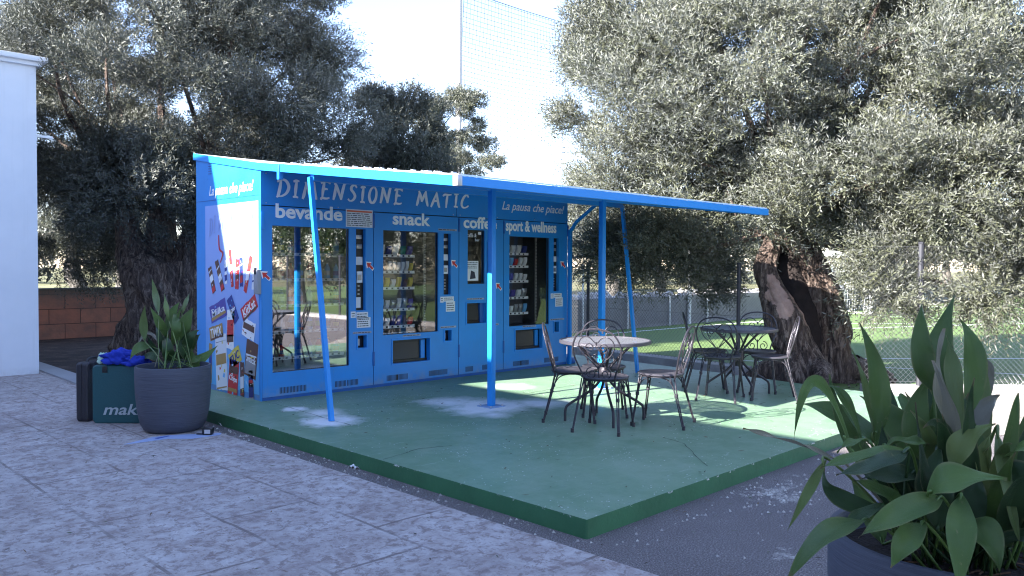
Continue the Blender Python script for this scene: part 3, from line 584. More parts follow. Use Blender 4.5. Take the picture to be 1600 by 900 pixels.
def script_text(mb, txt, x0, x1, z, h, m, Mf):
    vs, fs = text_mesh(txt, h, x1-x0, 0.32, 0.0008); mb.add([Mf(x0, z) @ Vector(v) for v in vs], fs, m)
g = MB(); script_text(g, 'La pausa che piace!', 3.385, 4.60, 2.235, 0.155, SILV, FRONT); g.build('lettering', SP2, 'pale slanted script reading La pausa che piace!', origin=K.location)
# side: slogan, poster with printed sweets
g = MB(); vs, fs = text_mesh('La pausa che piace!', 0.15, 1.02, 0.32, 0.002); g.add([SIDE(1.18, 2.262) @ Vector(v) for v in vs], fs, WHITE); g.build('lettering', K, 'white slanted slogan on the side wall', origin=K.location)
def poster_bg():
    n = NT('poster_sky_print', 0.45); sep = n.N.new('ShaderNodeSeparateXYZ'); n.L.new(n.o, sep.inputs[0])
    c = n.ramp(sep.outputs[2], [(0.0,(0.10,0.42,0.75)),(0.35,(0.11,0.40,0.76)),(0.62,(0.16,0.36,0.74)),(1.0,(0.30,0.42,0.78))])
    w = n.noise(3.2, 5, 0.6, n.mapping((1,1,0.8)), 1.6); c = n.mix(n.math('MULTIPLY', n.ramp(w, [(0.52,0.0),(0.6,0.6)]), n.ramp(sep.outputs[2], [(0.15,1.0),(0.5,0.0)])), c, (0.5,0.72,0.85)); n.color(c); return n.m
PBG = poster_bg()
g = MB(); g.box((-0.0025,0.06,0.17),(0.0,1.285,2.15), PBG); PO = g.build('poster', K, 'pale blue poster of sweets and snacks', origin=K.location)
def pack(cy, cz, w, h, rot, m, name='', tm=WHITE, tsize=None, band=None, lx=-0.005):
    """printed packet: cy, cz centre on the side wall; rot degrees"""
    mb = MB(); M = SIDE(cy, cz, lx) @ Matrix.Rotation(math.radians(rot), 4, 'Z'); rg = random.Random(int(cy*1000+cz*77))
    n = 7; top = [(-w/2+w*i/n, h/2+rg.uniform(-.006,.006)) for i in range(n+1)]; bot = [(w/2-w*i/n, -h/2+rg.uniform(-.006,.006)) for i in range(n+1)]
    mb.add([M @ Vector((x,y,0)) for x, y in top+bot], [list(range(2*n+2))[::-1]], m)
    if band:
        for bm_, y0, y1 in band: mb.add([M @ Vector((x,y,0.001)) for x, y in ((-w*.45,y0*h),(w*.45,(y0+.06)*h),(w*.42,y1*h),(-w*.45,(y1-.05)*h))], [(0,1,2,3)], bm_)
    for k in range(9):
        x_, y_ = rg.uniform(-.42,.36)*w, rg.uniform(-.42,.36)*h; a_, b_ = rg.uniform(.05,.22)*w, rg.uniform(.03,.10)*h; th = rg.uniform(-.6,.6)
        mb.add([M @ Vector((x_+(px*math.cos(th)-py*math.sin(th)), y_+(px*math.sin(th)+py*math.cos(th)), 0.0006+0.00005*k)) for px, py in ((-a_/2,-b_/2),(a_/2,-b_/2*.6),(a_/2*.8,b_/2),(-a_/2*.7,b_/2))], [(0,1,2,3)], rg.choice([GOLD, PAPER, BROWN, RED, WHITE, SKYB, YELL]))
    if name:
        vs, fs = text_mesh(name, tsize or h*0.8, w*0.8, 0.1, 0.001)
        hh = vs[:,1].max(); vs[:,1] -= hh/2; vs[:,0] -= w*0.4; mb.add([M @ Vector((v[0],v[1],v[2]+0.002)) for v in vs], fs, tm)
    return mb
PK = [(1.12,1.33,0.09,0.30,22,BROWN,'',[(RED,-.5,-.25),(WHITE,-.1,.2),(PAPER,.3,.4)]),(0.93,1.38,0.085,0.36,26,BROWN,'',[(WHITE,-.2,.05),(RED,-.5,-.3),(PAPER,.2,.3)]),
 (0.78,1.42,0.06,0.26,0,WHITE,'',[(INKB,-.4,-.1),(INKB,0,.2)]),(0.66,1.46,0.06,0.40,8,RED,'',[(WHITE,-.1,.1)]),(0.52,1.40,0.08,0.32,-4,RED,'',[(WHITE,.1,.25),(BROWN,-.2,0)]),
 (0.43,1.42,0.07,0.30,2,INKB,'',[(RED,-.4,-.1),(WHITE,.2,.3)]),(0.28,1.40,0.07,0.40,-20,RED,'',[(WHITE,-.2,.1),(BROWN,.2,.4)]),(0.15,1.42,0.06,0.36,-8,PAPER,'',[(INKB,-.3,-.2),(RED,.0,.1)])]
for cy, cz, w, h, r, m, nm, band in PK: pack(cy, cz, w, h, r, m, nm, band=band).build('printed_packet', PO, origin=K.location)
pack(0.97,0.99,0.40,0.19,17,VIOLET,'Milka',WHITE,0.10,[(GOLD,-.4,-.15)]).build('printed_packet', PO, origin=K.location)
pack(0.62,1.02,0.13,0.30,-128 and 35,INKB,'Oreo',WHITE,0.07).build('printed_packet', PO, origin=K.location)
pack(0.26,1.05,0.36,0.15,28,RED,'KitKat',WHITE,0.13,[(BROWN,-.5,-.3)]).build('printed_packet', PO, origin=K.location)
pack(1.02,0.755,0.33,0.15,12,GOLD,'TWIX',WHITE,0.15,[(BROWN,-.5,-.32)]).build('printed_packet', PO, origin=K.location)
pack(0.68,0.80,0.17,0.42,-3,WHITE,'',RED,None,[(RED,-.2,.28),(BROWN,-.35,-.1)]).build('printed_packet', PO, origin=K.location)
pack(0.27,0.83,0.27,0.19,-14,WHITE,'',RED,None,[(BROWN,-.1,.3)]).build('printed_packet', PO, origin=K.location)
pack(0.22,0.52,0.25,0.38,-10,BROWN,'Snack',WHITE,0.10,[(GREY,-.45,-.05),(PAPER,.05,.15)]).build('printed_packet', PO, origin=K.location)
pack(0.58,0.515,0.27,0.17,28,YELL,'TUC',INKB,0.12).build('printed_packet', PO, origin=K.location)
pack(0.90,0.44,0.27,0.62,3,PAPER,'',GOLD,None,[(GOLD,-.08,.16),(INK,.32,.38),(GOLD,-.5,-.42)]).build('printed_packet', PO, origin=K.location)
pack(1.17,0.40,0.08,0.44,-3,GOLD,'',RED,None,[(INKB,-.1,.3),(YELL,-.5,-.3)]).build('printed_packet', PO, origin=K.location)
pack(0.62,0.285,0.22,0.40,-8,RED,'Chips',WHITE,0.08,[(BROWN,.1,.35),(GOLD,-.4,-.25)]).build('printed_packet', PO, origin=K.location)
pack(0.42,0.295,0.085,0.36,0,BROWN,'',RED,None,[(RED,-.45,-.42),(PAPER,-.3,.1)]).build('printed_packet', PO, origin=K.location)
pack(0.23,0.30,0.095,0.22,0,NAVY,'',RED,None,[(RED,-.2,.05),(GREY,.35,.5)]).build('printed_can', PO, origin=K.location)
pack(0.22,0.20,0.11,0.20,0,GREY,'',RED,None,[(NAVY,-.4,.2),(PAPER,.3,.4)]).build('printed_can', PO, origin=K.location)
# dark arc title of the poster
g = MB()
for i, (c, yy) in enumerate(zip('DIMENSIONE', np.linspace(1.18, 0.15, 10))):
    s = 0.19; M = SIDE(yy, 1.80+0.10*math.sin(math.pi*(i+0.5)/10), -0.0045)
    for k_, st in enumerate(GL[c][1]): brush(g, [(a*s*0.55, b*s) for a, b in st], 0.006, mat('washed_blue_print', (0.30,0.38,0.66), 0.5), M, 0.0025+0.0006*k_)
g.build('poster_title', PO, origin=K.location)
g = MB(); brush(g, [(0,0.3),(0.02,0.15),(0.10,0.1),(0.04,0.0)], 0.012, RED, SIDE(0.95,1.52,-0.004)); g.build('poster_swash', PO, origin=K.location)
# socket box on the corner
g = MB(); g.box((-0.05,0.0,1.20),(-0.002,0.075,1.45), CONCP, bev=0.006); g.box((-0.055,0.02,1.40),(-0.04,0.06,1.47), BLACK, bev=0.004); g.build('junction_box', K, origin=K.location)
g = MB(); g.box((-0.012,-0.012,1.86),(0.03,-0.002,2.03), BLUEM, bev=0.003); g.build('corner_latch', K, origin=K.location)
# right end upright with knee brace
g = MB(); g.box((KW+0.004,-0.05,D),(KW+0.05,0.0,2.02), BLUEM, bev=0.003); g.tube([(KW+0.027,-0.025,1.98),(KW+0.027,-0.14,2.12),(KW+0.027,-0.52,2.36)], 0.026, BLUEM, 4); g.build('corner_upright', K, origin=K.location)
g = MB(); g.box((KW+0.05,-0.03,D),(KW+0.16,0.05,D+0.09), BLUED, bev=0.01); g.tube([(KW+0.1,0,D+0.09),(KW+0.1,0.0,D+0.3)], 0.012, ZINC, 6); g.build('foot_bracket', K, origin=K.location)

# shelves (parts of the machines) and the goods standing on them (things)
def shelves(M, x0, x1, zs, n_strip=True):
    for z in zs:
        q = MB(); q.box((x0,0.11,z-0.01),(x1,0.5,z), GREY); q.box((x0,0.10,z-0.026),(x1,0.108,z+0.006), mat('price_strip', (0.85,0.85,0.85), 0.5))
        n = int((x1-x0)/0.08)
        for k in range(n): q.box((x0+0.03+k*0.08,0.097,z-0.02),(x0+0.055+k*0.08,0.10,z), INK)
        q.build('shelf', M, origin=K.location)
ZS2 = [1.62,1.43,1.24,0.99,0.79]; shelves(M2, 1.50, 2.03, ZS2+[0.708])
ZS4 = [1.67,1.50,1.30,1.08,0.87]; shelves(M4, 3.53, 3.99, ZS4)
ZS1 = [1.62,1.35,1.08,0.80,0.53]; shelves(M1, 0.13, 1.04, ZS1)
for M, x in ((M2, 2.2), (M4, 4.17)):
    q = MB(); q.box((x,0.14,0.72),(x+0.03,0.155,1.89), mat('rack_rail', (0.5,0.5,0.48), 0.4, 0.5))
    for k in range(56): q.box((x+0.004,0.134,0.74+k*0.02),(x+0.026,0.14,0.748+k*0.02), BLACK)
    q.build('elevator_rail', M, origin=K.location)
PC = [('silver',mat('silver_foil', (0.5,0.5,0.52), 0.3, 0.6)),('white',PAPER),('red',RED),('dark brown',BROWN),('green',mat('green_print', (0.06,0.25,0.08), 0.5)),('yellow',YELL),('blue',INKB),('violet',VIOLET),('light blue',SKYB)]
def sachet(w, h, m, m2, rg):
    q = MB(); n = 6; vs = []; fs = []
    for i in range(n+1):
        t = i/n; zz = h*t; b = 0.028*math.sin(math.pi*t)**0.6+0.001; ww = w/2*(1-0.06*math.sin(math.pi*t))
        for j in range(9):
            a = math.pi*2*j/8 if j < 8 else 0
            if j < 8: vs.append((ww*math.copysign(abs(math.cos(a))**0.7, math.cos(a))+rg.uniform(-.001,.001), b*math.sin(a)-0.03*t, zz))
    for i in range(n):
        for j in range(8): fs.append((i*8+j, i*8+(j+1)%8, (i+1)*8+(j+1)%8, (i+1)*8+j))
    q.add(vs, fs, m, True); q.box((-w*0.34,-0.034,h*0.42),(w*0.34,-0.027,h*0.72), m2); return q
def bottle(m, m2, h=0.22):
    q = MB(); q.lathe([(0,0),(0.03,0),(0.033,0.01),(0.033,h*0.55),(0.026,h*0.72),(0.012,h*0.86),(0.012,h*0.93)], m, 12); q.lathe([(0.0335,h*0.2),(0.0335,h*0.5)], m2, 12); q.lathe([(0.014,h*0.92),(0.014,h),(0,h)], m2, 12); return q
rg = random.Random(12)
SN = {'drinks':'drinks','snack':'snack','sport':'sport'}
def stock(kind, x0, x1, zs, n, hmax, mk):
    for r, z in enumerate(zs):
        nn = n[r] if isinstance(n, list) else n
        for i in range(nn):
            x = x0+(x1-x0)*(i+0.5)/nn; ca, ma = rg.choice(PC[:2]*3+PC if kind != 'drinks' else PC); cb, mb_ = rg.choice(PC)
            w = (x1-x0)/nn*0.82; h = rg.uniform(0.72, 1.0)*hmax
            if mk == 'bottle': q = bottle(ma, mb_, h); nm = 'drink_bottle'; what = 'drink bottle'; cat = 'bottle'; yy = 0.16
            else: q = sachet(w, h, ma, mb_, rg); nm = 'snack_packet'; what = 'packet'; cat = 'packet'; yy = 0.135
            o = q.build(nm); o.location = (x, yy, z+0.001)
            tag(o, f'{ca} {what}, {ORD[i]} from the left on the {ORD[r]} shelf of the {SN[kind]} machine', cat, f'{what}s in the {SN[kind]} machine')
stock('snack', 1.51, 2.02, ZS2, [5,8,6,6,6], 0.13, 'pack'); stock('sport', 3.54, 3.98, ZS4, [4,5,5,4,5], 0.12, 'pack'); stock('drinks', 0.14, 1.03, ZS1, [8,8,8,8,8], 0.19, 'bottle')

# ------------------------------------------------------------------ canopy
C0 = thing('metal_canopy', (2.35,-1.8,D), 'flat blue metal canopy on two upright posts and two slanting struts before the kiosk', 'canopy')
YF = -3.007
g = MB()
t = 0.03
vs = [(0.02,-0.41,zb(-0.41)+0.035),(4.70,-0.41,zb(-0.41)+0.035),(4.70,YF+0.02,zb(YF)+0.035),(0.02,YF+0.02,zb(YF)+0.035)]
vs += [(a,b,c+t) for a,b,c in vs]
g.add(vs, [(0,1,2,3),(0,4,5,1),(1,5,6,2),(2,6,7,3),(3,7,4,0)], BLUEM); g.add(vs, [(7,6,5,4)], ROOFW); g.build('roof_sheet', C0, origin=C0.location)
def beam(a, b, w, h, m, name, lab=None):
    """box beam from a to b, w wide, h high, top edge on the line"""
    a = Vector(a); b = Vector(b); d = (b-a).normalized(); s = d.cross(Vector((0,0,1))).normalized()*w/2; q = MB()
    vs = [a-s-Vector((0,0,h)), a+s-Vector((0,0,h)), a+s, a-s, b-s-Vector((0,0,h)), b+s-Vector((0,0,h)), b+s, b-s]
    q.add(vs, [(0,1,2,3),(7,6,5,4),(0,4,5,1),(1,5,6,2),(2,6,7,3),(3,7,4,0)], m); return q.build(name, C0, lab, origin=C0.location)
beam((0.0,-0.41,zb(-0.41)+0.078), (0.0,YF+0.026,zb(YF)+0.078), 0.04, 0.078, BLUEM, 'fascia')
beam((4.72,-0.41,zb(-0.41)+0.078), (4.72,YF+0.026,zb(YF)+0.078), 0.04, 0.078, BLUEM, 'fascia')
beam((-0.02,YF,zb(YF)+0.07), (4.74,YF,zb(YF)+0.07), 0.045, 0.068, BLUEM, 'fascia')
g = MB(); g.box((-0.026,YF-0.03,zb(YF)-0.004),(0.022,YF+0.03,zb(YF)+0.078), ZINC, bev=0.004); g.build('corner_cap', C0, origin=C0.location)
# thin pale lip on top of the edge
g = MB()
for a, b in (((0.0,-0.41),(0.0,YF)),((0.0,YF),(4.74,YF))):
    za, zc = zb(a[1])+0.082, zb(b[1])+0.082
    g.tube([(a[0],a[1],za),(b[0],b[1],zc)], 0.008, ROOFW, 4)
rgc = random.Random(4)
for k in range(26):
    f = rgc.random(); y = -0.45-2.5*f; g.box((rgc.uniform(0.0,0.03),y,zb(y)+0.09),(rgc.uniform(0.04,0.05),y+0.02,zb(y)+0.10), ROOFW)
g.build('roof_lip', C0, origin=C0.location)
YB = -0.93
beam((0.02,YB,zb(YB)+0.0), (4.70,YB,zb(YB)+0.0), 0.06, 0.06, BLUEM, 'cross_beam'); beam((0.02,-1.81,zb(-1.81)+0.033), (4.70,-1.81,zb(-1.81)+0.033), 0.04, 0.04, BLUEM, 'cross_beam')
for x in (1.49, 3.21):
    q = MB(); q.box((x-0.03,-1.84,D+0.008),(x+0.03,-1.78,zb(-1.81)+0.03), BLUEM, bev=0.004); P_ = q.build('post', C0, origin=C0.location)
    q = MB(); q.box((x-0.1,-1.91,D),(x+0.1,-1.71,D+0.008), mat('dusty_plate', (0.25,0.36,0.55), 0.7)); q.build('base_plate', P_, origin=C0.location)
for x in (1.49, 3.21):
    for sx_ in (-1, 1):
        for sy_ in (-1, 1): q = MB(); q.lathe([(0,0.012),(0.009,0.012),(0.010,0.0)], ZINC, 6, (x+sx_*0.075, -1.81+sy_*0.075, D+0.008)); q.build('bolt', C0, origin=C0.location)
for x, yb, xb in ((0.0,-1.39,-0.067),(4.72,-1.25,4.66)):
    q = MB(); q.tube([(x,YB,zb(YB)-0.03),(xb,yb,D)], 0.028, BLUEM, 4); q.build('strut', C0, origin=C0.location)
# joint flange at the left corner of canopy
# ------------------------------------------------------------------ tables and chairs
def spiral(cx, cz, r, a0, turns, y=0.0, n=18, sx=1):
    return [(cx+sx*r*(1-0.75*i/n)*math.cos(a0+turns*2*math.pi*i/n), y, cz+r*(1-0.75*i/n)*math.sin(a0+turns*2*math.pi*i/n)) for i in range(n+1)]
def make_chair():
    t = thing('garden_chair', (0,0,0), 'x', 'chair')
    lean = lambda z: 0.165+(z-0.45)*0.26
    q = MB(); q.lathe([(0,0.442),(0.19,0.438),(0.203,0.444),(0.205,0.452),(0.198,0.459),(0.18,0.455),(0,0.449)], IRONT, 28); q.build('seat', t)
    q = MB(); q.tube([(0.185*math.cos(a), 0.185*math.sin(a), 0.432) for a in np.linspace(0, 2*math.pi, 25)[:-1]], 0.006, IRON, 5, True); q.build('seat_ring', t)
    for sx in (-1, 1):
        for sy, nm in ((-1, 0), (1, 1)):
            q = MB(); top = Vector((sx*0.15, sy*0.14, 0.44)); bot = Vector((sx*0.20, sy*(0.20 if sy < 0 else 0.255), 0.0)); side = Vector((-sy*sx*0.5, 0.5, 0)).normalized()*0.009
            for s in (-1, 1): q.tube([top+side*s*2.2, top.lerp(bot, 0.35)+side*s, bot.lerp(top, 0.06)+side*s*0.7], 0.0062, IRON, 5)
            mid = top.lerp(bot, 0.36); q.tube([mid+Vector((0,0,0.014)), mid-Vector((0,0,0.014))], 0.0165, IRON, 8); q.tube([bot+Vector((0,0,0.035)), bot], 0.0145, IRON, 8); q.build('leg', t)
    for sx in (-1, 1):   # arched braces under the seat
        q = MB(); q.tube(smooth_pts([(sx*0.163,-0.155,0.33),(sx*0.15,-0.11,0.405),(sx*0.14,0,0.428),(sx*0.15,0.11,0.405),(sx*0.163,0.165,0.33)], 4), 0.0055, IRON, 5); q.build('brace', t)
    q = MB(); q.tube(smooth_pts([(-0.163,-0.155,0.33),(-0.11,-0.15,0.405),(0,-0.14,0.428),(0.11,-0.15,0.405),(0.163,-0.155,0.33)], 4), 0.0055, IRON, 5); q.build('brace', t)
    L = lambda pts: [(x, lean(z), z) for x, y, z in pts]
    hoop = smooth_pts([(0.125,0,0.40),(0.15,0,0.50),(0.20,0,0.63),(0.205,0,0.73),(0.155,0,0.825),(0.06,0,0.865),(-0.06,0,0.865),(-0.155,0,0.825),(-0.205,0,0.73),(-0.20,0,0.63),(-0.15,0,0.50),(-0.125,0,0.40)], 5)
    q = MB(); q.tube(L(hoop), 0.0078, IRON, 6); q.build('back_hoop', t)
    q = MB()
    for s in (-1, 1):
        q.tube(L(smooth_pts([(s*0.012,0,0.55),(s*0.06,0,0.60),(s*0.125,0,0.66),(s*0.155,0,0.735),(s*0.12,0,0.795),(s*0.06,0,0.80),(s*0.012,0,0.755)], 4)), 0.005, IRON, 5)
        q.tube(L(spiral(s*0.062, 0.492, 0.052, math.pi*0.5, 1.35*1, sx=-s)), 0.005, IRON, 5)
        q.tube(L(spiral(s*0.058, 0.715, 0.045, -math.pi*0.5, 1.3, sx=s)), 0.005, IRON, 5)
        q.tube(L(smooth_pts([(s*0.10,0,0.72),(s*0.07,0,0.64),(s*0.03,0,0.58),(0,0,0.53)], 4)), 0.0045, IRON, 5)
    q.tube(L([(0,0,0.45),(0,0,0.56)]), 0.006, IRON, 6); q.tube(L([(0,0,0.735),(0,0,0.76)]), 0.009, IRON, 6); q.build('scrollwork', t)
    return t
def make_table():
    t = thing('garden_table', (0,0,0), 'x', 'table')
    q = MB(); q.lathe([(0,0.722),(0.395,0.722)], PERF, 48); q.lathe([(0.395,0.727),(0.405,0.728),(0.412,0.722),(0.412,0.700),(0.402,0.695),(0.396,0.698),(0.395,0.727)], IRONT, 48); q.build('tabletop', t)
    q = MB()
    for a in np.linspace(0, 2*math.pi, 5)[:-1]: q.tube([(0.0,0,0.708),(0.39*math.cos(a),0.39*math.sin(a),0.708)], 0.007, IRONT, 4)
    q.tube([(0.2*math.cos(a),0.2*math.sin(a),0.707) for a in np.linspace(0,2*math.pi,25)[:-1]], 0.006, IRONT, 4, True); q.build('top_frame', t)
    for k in range(4):
        a = math.pi/4+k*math.pi/2; c, s = math.cos(a), math.sin(a)
        P = [(0.27*c,0.27*s,0.70),(0.16*c,0.16*s,0.60),(0.045*c,0.045*s,0.47),(0.035*c,0.035*s,0.38),(0.13*c,0.13*s,0.27),(0.31*c,0.31*s,0.16),(0.355*c,0.355*s,0.11),(0.36*c,0.36*s,0.0)]
        q = MB(); q.tube(smooth_pts(P, 4), 0.0125, IRON, 7); q.build('leg', t)
    q = MB(); q.lathe([(0,0.36),(0.045,0.36),(0.052,0.40),(0.052,0.45),(0.045,0.48),(0,0.48)], IRON, 12); q.build('hub', t)
    return t
CH = make_chair(); TB = make_table()
def put(src, first, p, rz, label, group):
    o = src if first else copy_tree(src); o.location = p; o.rotation_euler = (0,0,rz); o['label'] = label; o['group'] = group; return o
gA, gB = 'wrought iron chairs around the café tables', 'round iron café tables'
put(TB, True, (1.73,-3.04,D), 0.1, 'round café table nearer the camera, its pale top catching the sun', gB)
put(TB, False, (3.97,-3.10,D), 0.15, 'round café table beside the leaning olive trunk, top in shade', gB)
def chair(first, d, l, bd, bl, label):
    p = gp(d, l, D); b = gp(1, 0)-gp(0, 0); r = gp(0, 1)-gp(0, 0); v = b*bd+r*bl; put(CH, first, p, math.atan2(v.y, v.x)-math.pi/2, label, gA)
chair(True, 7.36, 0.55, 0.10, -1, 'iron chair left of the nearer table, closest to the blue upright post')
chair(False, 6.92, 0.79, -0.95, -0.42, 'iron chair in front of the nearer table, its scrolled back toward the camera')
chair(False, 7.16, 1.31, -0.45, 0.95, 'iron chair right of the nearer table, side on and catching sunlight')
chair(False, 7.62, 0.86, 1, 0.05, 'iron chair behind the nearer table, only its hoop showing above the top')
chair(False, 9.12, 2.19, 0.15, -1, 'iron chair at the far left of the farther table, seen edge on')
chair(False, 8.56, 2.20, -0.9, -0.45, 'iron chair at the near left of the farther table, back toward the camera')
chair(False, 9.10, 2.74, 0.95, 0.30, 'iron chair behind the farther table, its back against the olive trunk')
chair(False, 8.55, 2.72, -0.25, 1, 'iron chair right of the farther table, side on before the olive trunk')

# ------------------------------------------------------------------ pots with aspidistra
POTP = [(0,0),(0.235,0),(0.27,0.02),(0.30,0.08),(0.325,0.20),(0.34,0.36),(0.345,0.50),(0.345,0.615),(0.34,0.625),(0.325,0.625),(0.318,0.61),(0.315,0.56),(0.30,0.55)]
def make_pot(name, loc, label, s=1.0):
    t = thing(name, loc, label, 'potted plant', 'grey round planters of aspidistra')
    q = MB(); q.lathe([(r*s, z*s) for r, z in POTP], POT, 56); q.build('pot', t)
    bm = bmesh.new(); bmesh.ops.create_circle(bm, cap_ends=True, radius=0.312*s, segments=40); q = MB(); q.bm(bm, SOIL, Matrix.Translation((0,0,0.56*s))); q.build('soil', t)
    rg = random.Random(int(loc[0]*10)); q = MB()
    for k in range(70):
        a = rg.uniform(0,6.28); r = rg.uniform(0,0.29)*s; p = Vector((r*math.cos(a), r*math.sin(a), 0.565*s)); d = Vector((rg.uniform(-1,1),rg.uniform(-1,1),rg.uniform(0,.25)))*0.03
        q.tube([p-d, p+d], 0.003, mat('dry_twig', (0.16,0.09,0.05), 0.9), 3)
    q.build('mulch', t); return t
def blade(t, p0, p1, p2, p3, w, m, face, wob=0.0, fold=0.25, seed=0, tipk=1.35):
    """one aspidistra leaf: petiole p0-p1, blade p1-p2-p3; face = direction the broad side looks"""
    q = MB(); rg = random.Random(seed); p0,p1,p2,p3 = [Vector(p) for p in (p0,p1,p2,p3)]; face = Vector(face).normalized()
    mid = p0.lerp(p1, 0.55)+Vector((rg.uniform(-.01,.01),rg.uniform(-.01,.01),0.02))
    st = smooth_pts([tuple(p0), tuple(mid), tuple(p1), tuple(p1.lerp(p2, 0.2))], 4); q.tube(st, [0.0045]*len(st), m, 5)
    n = 22; C = []
    for i in range(n+1):
        s = i/n; c = p1*(1-s)**2+(p2*2-(p1+p3)*0.5)*2*s*(1-s)+p3*s*s; C.append(c)
    vs = []; uvs = []; ns = 7; ph = rg.uniform(0,6.28)
    for i, c in enumerate(C):
        s = i/n; tg = (C[min(i+1,n)]-C[max(i-1,0)]).normalized(); side = tg.cross(face)
        if side.length < 0.2: side = tg.cross(face+Vector((0.3,0.2,0.4)))
        side.normalize(); nn = side.cross(tg).normalized()
        ww = w/2*max(0.03, (math.sin(math.pi*min(1.0, s**0.80))**1.12)*1.04)
        ww *= 1+0.05*math.sin(ph+s*9)
        for j in range(ns):
            k = (j/(ns-1))*2-1; rip = wob*math.sin(ph+s*11+k*1.5)*abs(k)
            vs.append(c+side*(ww*k*(1-0.12*fold*k*k))+nn*(ww*fold*(abs(k)**1.4)+rip)); uvs.append((0.5+k*0.5, s))
    fs = [(i*ns+j, i*ns+j+1, (i+1)*ns+j+1, (i+1)*ns+j) for i in range(n) for j in range(ns-1)]
    base = len(q.v); q.add(vs, fs, m, True); o = q.build('leaf', t, origin=t.location, autosmooth=False)
    me = o.data; uvl = me.uv_layers.new(name='UVMap'); 
    for li, lp in enumerate(me.loops):
        vi = lp.vertex_index-base
        if vi >= 0: uvl.data[li].uv = uvs[vi]
        else: uvl.data[li].uv = (0.5, 0.1)
    return o
PB = at(1505, 832, 2.45); PB.z = 0
PL = make_pot('potted_plant', (PB.x, PB.y, 0.0), 'large grey planter of broad green aspidistra leaves in the right foreground', 1.1)
tocam = Vector(CAM)-Vector((PB.x, PB.y, 1.1)); tocam.normalize()
UP = Vector((0,0,1)); RT = Vector(Rv)
